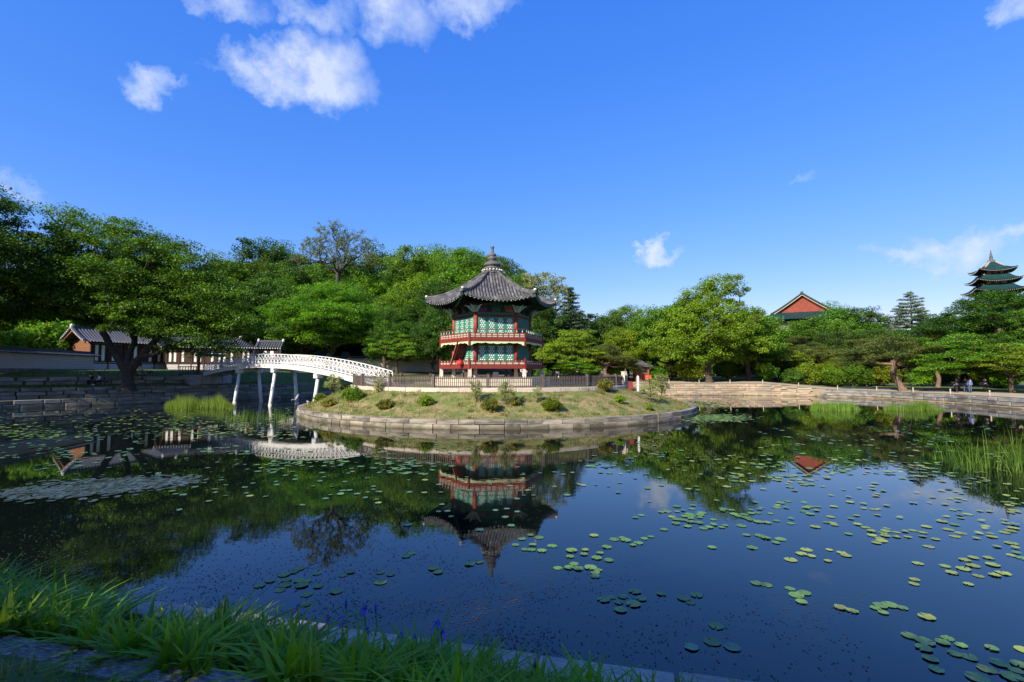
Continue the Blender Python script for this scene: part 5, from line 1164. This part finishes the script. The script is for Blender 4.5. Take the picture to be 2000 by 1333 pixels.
# iris flowers
def iris_flower(px, py, Y, label, bud=False):
    p = at(px, py, Y); s = arc_of(p.x, p.y); zb = max(.9, ground_z(p.x, p.y)); r_ = tag(empty('iris_flower', (p.x, p.y, zb)), label, 'flower'); h = p.z-zb
    MB().tube([(0,0,0), (.01,.01,h*.5), (0,0,h)], [.007,.006,.005], 6).build('stem', M['l_iris'], r_)
    if bud: MB().lathe([(.004,h-.05),(.014,h-.02),(.012,h+.02),(.002,h+.06)], 8).build('bud', M['petal'], r_, True)
    for k in range(0 if bud else 6):
        a = k*math.pi/3+p.x; out = .055 if k % 2 == 0 else .026; dz = -.034 if k % 2 == 0 else .055; d = Vector((math.cos(a), math.sin(a), 0)); sd = Vector((-d.y, d.x, 0)); mb = MB(); prev = None
        for q in range(5):
            t = q/4; c = Vector((0,0,h))+d*out*t+Vector((0,0,(.03*math.sin(math.pi*t)+dz*t*t))); w = .024*math.sin(math.pi*(.15+.8*t))
            if prev: mb.quad(prev[0], prev[1], c+sd*w, c-sd*w)
            prev = (c-sd*w, c+sd*w)
        mb.build('petal', M['petal'], r_)
for px, py, Y, bud, lb in ((583,1192,4.6,0,'largest blue violet iris flower, left of the others'),(570,1220,4.5,1,'closed dark iris bud below the largest flower'),(668,1216,4.6,0,'blue iris flower in front of the pale edge stone'),(712,1194,4.75,0,'small dark iris flower on a tall stem over the water'),(676,1180,4.8,1,'thin closed iris bud standing over the water'),
   (734,1188,4.75,1,'tall closed iris bud right of the small dark flower'),(716,1240,4.4,0,'pale violet iris flower low among the leaves'),(782,1250,4.3,0,'blue iris flower low before the edge stone'),(855,1224,4.5,0,'bright blue iris flower at the right end of the group'),(810,1250,4.3,1,'iris bud beside the low flowers at right'),(640,1205,4.7,1,'iris bud left of the blue flower by the stone'),(862,1240,4.4,0,'small blue iris flower under the bright one at right')):
    iris_flower(px, py, Y, lb, bud)
# near lawn and left bank grass
n = 16000; P = np.empty((n, 3)); s = s0+(s1-s0)*rng.random(n)*1.1; of = 1.75+rng.random(n)**1.2*2.4
for i in range(n):
    p, nn, pr = bank(s[i], of[i]); P[i] = (p.x, p.y, float(np.interp(of[i], pr[1:, 0], pr[1:, 1])))
keep = ~((of > 1.8) & (of < 2.07) & (rng.random(n) < .93)); P = P[keep]
V, Q = blades(rng, P, .11, .010, 1.4, 2); tag(put('lawn_grass', np_mesh('lawn_grass', V, Q), M['l_lawn']), 'short shaded grass round the edging slabs in the foreground', 'grass', kind='stuff')
n = 9000; P = np.empty((n, 3)); sa, sb = arc_of(-31, 63.5), S_L1-5
for i in range(n):
    o_ = random.choice((random.uniform(2.75, 4.1), random.uniform(4.6, 8.5))); p, nn, pr = bank(random.uniform(sa, sb), o_); P[i] = (p.x, p.y, float(np.interp(o_, pr[1:, 0], pr[1:, 1])))
V, Q = blades(rng, P, .28, .05, .9, 2); tag(put('terrace_grass', np_mesh('terrace_grass', V, Q), M['l_lawn']), 'long grass on the shaded terraces of the left bank', 'grass', kind='stuff')

# ------------------------------------------------------------------ lily pads
def pad_mesh(seed):
    r_ = random.Random(seed); n = 18; mb = MB(); notch = .28; pts = []
    for i in range(n+1):
        a = notch/2+(2*math.pi-notch)*i/n; rad = 1+r_.uniform(-.05, .05); pts.append((rad*math.cos(a), rad*math.sin(a), r_.uniform(0, .05) if r_.random() < .8 else r_.uniform(.05, .16)))
    mb.v = [(.12, 0, .0)]+[(x*.55, y*.55, z*.2) for x, y, z in pts]+pts
    for i in range(n): mb.f += [(0, 1+i, 2+i), (1+i, n+2+i, n+3+i, 2+i)]
    return mb.mesh('lily_pad', True)
PM = [pad_mesh(i) for i in range(6)]
M['pad_g'] = mat('lily_pad_green', (.085,.18,.03), .45, (.12,.23,.045), 3, 4, rand=.25, spec=.5, col3=(.15,.12,.03), scale3=1.4, c3=(.60,.72)); M['pad_y'] = mat('lily_pad_yellow_green', (.20,.26,.03), .45, (.26,.31,.05), 3, 4, rand=.2, spec=.5, col3=(.20,.15,.04), scale3=1.4, c3=(.60,.72)); M['pad_b'] = mat('lily_pad_blue_green', (.075,.165,.07), .38, (.095,.20,.085), 3, 4, rand=.2, spec=.6); M['pad_m'] = mat('lily_pad_grey', (.05,.075,.065), .28, (.065,.09,.075), 3, 4, rand=.2, spec=.6); M['pad_br'] = mat('lily_pad_brown', (.16,.12,.03), .5, (.10,.12,.03), 4, 4, rand=.2)
PADS = []
def add_pad(x, y, r_, m):
    if not inside(x, y) or math.hypot(x-IC.x, y-IC.y) < IR+.4: return
    for q in PADS[-60:]:
        if (q[0]-x)**2+(q[1]-y)**2 < (.8*(q[2]+r_))**2: return
    PADS.append((x, y, r_, m))
def cluster(px, py, n, sx, sy, m, r0=.10, r1=.17):
    for _ in range(int(n*(1.45 if py > 985 else .8))):
        p = on_z(px+random.gauss(0, sx*(1.35 if n < 8 else 1.7)), py+random.gauss(0, sy*(1.3 if n < 8 else 1.7))); add_pad(p.x, p.y, random.uniform(r0, r1)*(.60 if py < 1000 else .66), m if random.random() < .85 else random.choice(('pad_g', 'pad_y')))
for c in ((585,1132,14,22,10,'pad_g'),(1350,1268,1,2,2,'pad_b'),(1400,1255,2,8,3,'pad_g'),(1428,1268,1,2,2,'pad_b'),(1396,1222,1,3,2,'pad_br'),(1218,1188,4,12,5,'pad_g'),(1226,1165,5,14,5,'pad_g'),(1342,1170,3,8,5,'pad_g'),(1275,1162,2,10,3,'pad_g'),(1180,1165,2,8,4,'pad_g'),
  (1545,1160,5,14,5,'pad_g'),(1660,1197,4,12,4,'pad_y'),(1722,1188,5,14,4,'pad_g'),(1780,1140,3,12,3,'pad_y'),(1810,1206,1,3,2,'pad_y'),(1485,1140,4,12,4,'pad_g'),(1600,1080,8,22,4,'pad_y'),(1700,1040,6,22,5,'pad_y'),(1760,1045,18,24,9,'pad_y'),(1900,1112,12,26,8,'pad_y'),(1975,1085,8,16,9,'pad_y'),(1960,1030,12,24,10,'pad_y'),(1880,1030,8,18,7,'pad_y'),
  (1930,1290,14,40,18,'pad_g'),(1845,1262,5,20,8,'pad_g'),(1985,1300,6,18,15,'pad_g'),(1130,1110,5,16,4,'pad_g'),(1165,1122,3,8,3,'pad_g'),(1235,1055,9,18,3,'pad_g'),(1150,1085,8,16,5,'pad_g'),(1060,1070,5,22,5,'pad_g'),(1030,1050,3,12,3,'pad_g'),(920,1097,2,9,2,'pad_g'),(850,1110,2,6,3,'pad_g'),(800,1086,2,6,2,'pad_g'),(757,1122,2,6,3,'pad_g'),(690,1120,3,8,3,'pad_g'),(740,1138,1,3,2,'pad_g'),
  (1440,1020,34,55,12,'pad_g'),(1350,1010,14,30,9,'pad_g'),(1560,1000,10,30,8,'pad_g'),(1640,1005,10,30,7,'pad_y'),(1620,955,10,40,6,'pad_y'),(1720,960,9,30,6,'pad_y'),(1560,915,18,70,8,'pad_y'),(1700,920,26,90,9,'pad_y'),(1850,960,18,60,12,'pad_y'),(1900,990,14,60,9,'pad_y'),(1980,970,10,20,12,'pad_y'),
  (1380,925,12,50,9,'pad_b'),(1330,945,8,26,8,'pad_b'),(1200,935,10,40,9,'pad_b'),(1235,910,10,30,5,'pad_b'),(1130,960,8,40,6,'pad_b'),(940,1010,8,50,9,'pad_b'),(970,955,18,50,10,'pad_b'),(900,935,8,30,6,'pad_b'),(760,965,10,30,4,'pad_b'),(1040,920,12,50,8,'pad_b'),
  (420,958,16,50,9,'pad_b'),(530,930,20,60,10,'pad_b'),(650,930,22,60,10,'pad_b'),(480,905,26,70,8,'pad_b'),(640,960,12,40,6,'pad_b'),(350,965,6,20,4,'pad_b')): cluster(*c)
def field(n, px0, px1, py0, py1, m, r0=.08, r1=.14, clump=0):
    cs = [(random.uniform(px0, px1), random.uniform(py0, py1)) for _ in range(max(1, n//9))]
    for i in range(n):
        c = random.choice(cs); p = on_z(c[0]+random.gauss(0, (px1-px0)*.05), c[1]+random.gauss(0, (py1-py0)*.09)); add_pad(p.x, p.y, random.uniform(r0, r1), random.choice(m))
field(620, 0, 560, 806, 860, ('pad_g', 'pad_y', 'pad_b', 'pad_g')); field(300, 250, 640, 800, 850, ('pad_y', 'pad_g')); field(150, 350, 860, 880, 925, ('pad_b', 'pad_g'))
field(80, 700, 1300, 850, 930, ('pad_b', 'pad_g')); field(330, 1250, 1480, 786, 826, ('pad_g', 'pad_y')); field(210, 1420, 2000, 850, 940, ('pad_y', 'pad_g')); field(120, 0, 300, 850, 915, ('pad_b',)); field(90, 1500, 2000, 830, 870, ('pad_b', 'pad_g'))
# pale mat of pads left, and the green mats beside the island
for i in range(1500):
    t = random.random(); px = 20+350*t+random.gauss(0, 12); py = 968-30*t+random.gauss(0, 9*(1-abs(t-.45))); p = on_z(px, py); add_pad(p.x, p.y, random.uniform(.08, .12), 'pad_m')
for i in range(1700):
    p = on_z(random.gauss(1395, 32), random.gauss(817, 3.5)) if i % 2 else on_z(random.gauss(1350, 45), random.gauss(789, 3)); add_pad(p.x, p.y, random.uniform(.09, .16), random.choice(('pad_g', 'pad_y', 'pad_g')))
PADS.sort(key=lambda q: -q[2]**2*CAM_Z/math.hypot(q[0], q[1])**3)
for i, (x, y, r_, m) in enumerate(PADS[:300]):
    o = put('lily_pad', random.choice(PM), M[m], None, (x, y, .006+random.random()*.012), random.random()*6.28, (r_, r_, r_*random.choice((.2, .3, .4, .9))))
    nm = {'pad_g': 'green', 'pad_y': 'yellow green', 'pad_b': 'blue green', 'pad_br': 'brownish', 'pad_m': 'grey green'}[m]
    d_ = math.hypot(x, y); u_ = x/max(y, .1)
    zone = ('nearest the bank' if d_ < 9 else 'mid pond' if d_ < 17 else 'far out before the island')+(' at the left' if u_ < -.35 else ' left of centre' if u_ < .05 else ' right of centre' if u_ < .45 else ' at the right' if u_ < .8 else ' by the right edge')
    tag(o, 'round notched %s lily pad floating %s' % (nm, zone), 'lily pad', '%s lily pads %s' % (nm, zone))
for m in ('pad_g', 'pad_y', 'pad_b', 'pad_m'):
    Vs = []; Fs = []; base = 0; n = 9
    for x, y, r_, mm in PADS[300:]:
        if mm != m: continue
        ph = random.random()*6.28; z = .008+random.random()*.015; tx, ty = random.gauss(0, .05), random.gauss(0, .05)
        for q in range(n): a = ph+.3+(2*math.pi-.6)*q/(n-1); cx, cy = r_*math.cos(a), r_*math.sin(a); Vs.append((x+cx, y+cy, z+cx*tx+cy*ty+r_*.07))
        Vs.append((x+.1*r_*math.cos(ph), y+.1*r_*math.sin(ph), z)); Fs += [(base+q, base+q+1, base+n) for q in range(n-1)]; base += n+1
    if Vs: tag(put('lily_pads', np_mesh('lily_pads', Vs, Fs), M[m]), {'pad_g': 'mass of small distant green lily pads on the pond', 'pad_y': 'mass of small distant yellow green lily pads on the pond', 'pad_b': 'mass of small distant blue green lily pads on the pond', 'pad_m': 'dense grey green mat of lily pads near the left edge'}[m], 'lily pads', kind='stuff')
# floating leaf litter near the bank
n = 7000; P = []
while len(P) < n:
    px, py = random.uniform(0, 1700), random.uniform(985, 1333)
    if random.random() > (.25 if px > 1100 else .9)*min(1, (py-960)/160): continue
    if px > 1250 and py < 1160: continue
    p = on_z(px, py)
    if random.random() > .5+.5*math.sin(p.x*1.9+2*math.sin(p.y*1.3))*math.sin(p.y*2.3+p.x): continue
    if inside(p.x, p.y): P.append((p.x, p.y, .003))
P = np.array(P); n = len(P); a = rng.random(n)*6.28; l = .008+.018*rng.random(n); w = l*.45; V = np.empty((n, 4, 3))
for k, (u, v) in enumerate(((-1, 0), (0, -1), (1, 0), (0, 1))):
    V[:, k, 0] = P[:, 0]+np.cos(a)*l*u-np.sin(a)*w*v; V[:, k, 1] = P[:, 1]+np.sin(a)*l*u+np.cos(a)*w*v; V[:, k, 2] = P[:, 2]+.004*(k % 2)
M['litter'] = mat('leaf_litter', (.09,.07,.04), .8, (.05,.05,.035), 4, 3)
tag(put('floating_litter', np_mesh('floating_litter', V.reshape(-1, 3), quads(n)), M['litter']), 'tiny brown leaf fragments floating on the near water', 'debris', kind='stuff')

# ------------------------------------------------------------------ people and heron
def skin(name, verts, edges, radii, m, parent, root=0, lev=1):
    me = bpy.data.meshes.new(name); me.from_pydata(verts, edges, []); o = put(name, me, m, parent)
    md = o.modifiers.new('skin', 'SKIN'); md.use_smooth_shade = True; me.materials.clear(); me.materials.append(m)
    o.material_slots[0].link = 'OBJECT'; o.material_slots[0].material = m
    for i, r_ in enumerate(radii):
        sv = me.skin_vertices[0].data[i]; sv.radius = r_ if hasattr(r_, '__len__') else (r_, r_); sv.use_root = i == root
    o.modifiers.new('sub', 'SUBSURF').levels = lev; o.modifiers['sub'].render_levels = lev; return o
M['skin'] = mat('skin', (.45,.27,.19), .6); M['hair'] = mat('black_hair', (.012,.010,.009), .5)
for nm, c in (('navy', (.015,.02,.045)), ('blue', (.07,.14,.40)), ('black_cloth', (.012,.012,.014)), ('white_cloth', (.62,.64,.68)), ('jeans', (.05,.09,.18)), ('cream_cloth', (.55,.50,.42)), ('khaki', (.16,.12,.08))): M[nm] = mat(nm, c, .85)
def person(loc, rz, label, top, bottom, sit=False, bag=None, longhair=False, lean=0.0):
    r_ = tag(empty('person', loc, rz), label, 'person'); hip = .50 if sit else .92      # faces -y
    y0 = -.0; sh = hip+.50; c = lambda x, y, z: (x, y-lean*(z-hip if z > hip else 0), z)
    V = [c(0,0,hip), c(0,0,hip+.25), c(0,0,sh), c(0,-.01,sh+.12), c(0,-.02,sh+.24)]; E = [(0,1),(1,2),(2,3),(3,4)]; Rr = [(.15,.11),(.13,.10),(.14,.10),(.055,.055),(.095,.11)]
    T = [c(0,0,hip-.02), c(0,0,hip+.25), c(0,0,sh), c(0,0,sh+.05)]; TE = [(0,1),(1,2),(2,3)]; TR = [(.175,.13),(.15,.12),(.165,.12),(.08,.08)]
    Bv = [c(0,0,hip+.04)]; BE = []; BR = [(.165,.13)]
    for sg in (-1, 1):
        e = [(sg*.10,0,hip-.02), (sg*.11,-.40,hip+.02), (sg*.11,-.42,.09), (sg*.12,-.56,.05)] if sit else [(sg*.10,0,hip-.05), (sg*.11,-.03+.02*sg,.50), (sg*.12,.03*sg,.09), (sg*.13,-.14+.03*sg,.04)]
        n0 = len(V); V += e; E += [(0,n0),(n0,n0+1),(n0+1,n0+2),(n0+2,n0+3)]; Rr += [.085,.062,.042,.035]
        b0 = len(Bv); Bv += e[:3]; BE += [(0,b0),(b0,b0+1),(b0+1,b0+2)]; BR += [.105,.078,.06]
        a = [c(sg*.19,0,sh-.02), c(sg*.24,-.02,sh-.30), c(sg*.20,-.22 if sit else -.08,sh-.50 if not sit else sh-.42)]; hd = (a[2][0]*.9, a[2][1]-.09, a[2][2]-.05)
        n0 = len(V); V += a+[hd]; E += [(2,n0),(n0,n0+1),(n0+1,n0+2),(n0+2,n0+3)]; Rr += [.055,.042,.034,(.035,.02)]
        t0 = len(T); T += a[:2]+[tuple(Vector(a[1]).lerp(Vector(a[2]), .8))]; TE += [(2,t0),(t0,t0+1),(t0+1,t0+2)]; TR += [.075,.058,.048]
        for q in range(4):      # fingers
            n1 = len(V); V += [(hd[0]+(q-1.5)*.02, hd[1]-.03, hd[2]-.03), (hd[0]+(q-1.5)*.022, hd[1]-.04, hd[2]-.075)]; E += [(n0+3,n1),(n1,n1+1)]; Rr += [.009,.008]
    skin('body', V, E, Rr, M['skin'], r_, 0, 1); skin('shirt', T, TE, TR, M[top], r_, 0, 1); skin('trousers', Bv, BE, BR, M[bottom], r_, 0, 1)
    hx = c(0,.015,sh+.27); MB().lathe([(.09,-.10),(.118,-.03),(.115,.06),(.08,.12),(.01,.145)], 12, hx).build('hair', M['hair'], r_, True)
    if longhair: MB().lathe([(.04,-.36),(.10,-.28),(.11,-.05),(.08,.05)], 10, c(0,.06,sh+.26)).build('long_hair', M['hair'], r_, True)
    for sg in (-1, 1):
        MB().lathe([(.002,-.012),(.012,0),(.002,.012)], 6, c(sg*.036,-.115,sh+.25)).build('eye', M['black'], r_, True)
        sx = -.56 if sit else -.1; MB().box((sg*.12, sx if sit else -.07+.03*sg, .045), (.10, .27, .09)).build('shoe', M['black_cloth' if top != 'white_cloth' else 'white_cloth'], r_)
    MB().lathe([(.016,-.02),(.012,.01),(.003,.03)], 6, c(0,-.128,sh+.225)).build('nose', M['skin'], r_, True); MB().box(c(0,-.112,sh+.175), (.045,.012,.012)).build('mouth', M['signred'], r_)
    if bag: skin('shoulder_strap', [c(.15,-.13,sh+.02), c(0,-.16,sh-.2), c(-.18,-.14,hip+.05), c(-.2,.1,hip+.05), c(0,.16,sh-.2), c(.15,.12,sh+.02)], [(0,1),(1,2),(2,3),(3,4),(4,5),(5,0)], [.02]*6, M[bag], r_, 0, 1)
    return r_
person((BN1.x-.45, BN1.y-.08, BN1.z), R(10), 'seated person in dark clothes leaning forward on the left bench', 'black_cloth', 'black_cloth', True, lean=.35)
person((BN1.x+.45, BN1.y-.08, BN1.z), R(-35), 'seated person with long dark hair in a white top on the left bench', 'white_cloth', 'black_cloth', True, longhair=True, lean=.1)
person((BN2.x, BN2.y-.08, BN2.z), R(15), 'person in a pale patterned top sitting right of the big tree trunk', 'cream_cloth', 'khaki', True, lean=.15)
for px, Y, rz, lb, tp, bt, bg_ in ((1867, 58, 200, 'standing person in navy clothes left of the maple trunk on the right bank', 'navy', 'navy', None), (1884, 58.5, 150, 'standing person in black top and jeans behind the one in blue', 'black_cloth', 'jeans', None), (1893, 57.5, 170, 'standing person in blue shirt with a shoulder strap on the right bank', 'blue', 'jeans', 'white_cloth'), (1922, 58, 110, 'person in dark clothes leaning by the thick trunk on the right bank', 'navy', 'black_cloth', None)):
    p = at(px, 727, Y); person((p.x, p.y, ground_z(p.x, p.y)+.03), R(rz), lb, tp, bt, bag=bg_)
# grey heron on the island edge
hx, hy = -16.5, 39.2; hr_ = tag(empty('grey_heron', (hx, hy, .62), R(-60)), 'grey heron standing on the island edge beside the bridge leg', 'heron')
M['heron'] = mat('heron_grey', (.36,.37,.38), .8, (.24,.25,.27), 8, 4); M['heron_w'] = mat('heron_white', (.68,.68,.66), .8); M['beak'] = mat('beak_yellow', (.50,.32,.06), .5)
skin('body', [(0,.24,.40),(0,.10,.46),(0,-.06,.54),(0,-.14,.62),(0,-.19,.70),(0,-.15,.78),(0,-.13,.86),(0,-.17,.92),(0,-.23,.915)], [(i, i+1) for i in range(8)], [(.035,.03),(.085,.08),(.10,.10),(.055,.055),(.035,.035),(.028,.028),(.026,.026),(.036,.04),(.022,.022)], M['heron'], hr_, 2, 2)
MB().lathe([(.017, 0), (.011, .07), (.001, .15)], 8).build('beak', M['beak'], hr_, True); hr_.children[-1].location = (0, -.24, .915); hr_.children[-1].rotation_euler = (R(95), 0, 0)
for sg in (-1, 1):
    MB().tube([(sg*.04,.02,.44),(sg*.04,.03,.30),(sg*.042,.05,.22),(sg*.042,.01,.02)], [.025,.012,.013,.009], 6).build('leg', M['beak'], hr_, True)
    for q in (-.5, 0, .5): MB().tube([(sg*.042,.01,.012),(sg*.042+.06*math.sin(q),.01-.07*math.cos(q),.004)], [.007,.003], 5).build('toe', M['beak'], hr_, True)
    MB().tube([(sg*.075,-.04,.54),(sg*.095,.10,.47),(sg*.05,.30,.37)], [.05,.06,.01], 8).build('wing', M['heron'], hr_, True)
    MB().lathe([(.001,-.008),(.008,0),(.001,.008)], 6, (sg*.034,-.19,.928)).build('eye', M['black'], hr_)
MB().tube([(0,-.14,.94),(0,-.06,.945),(0,.02,.92)], [.012,.008,.002], 5).build('crest', M['black'], hr_)
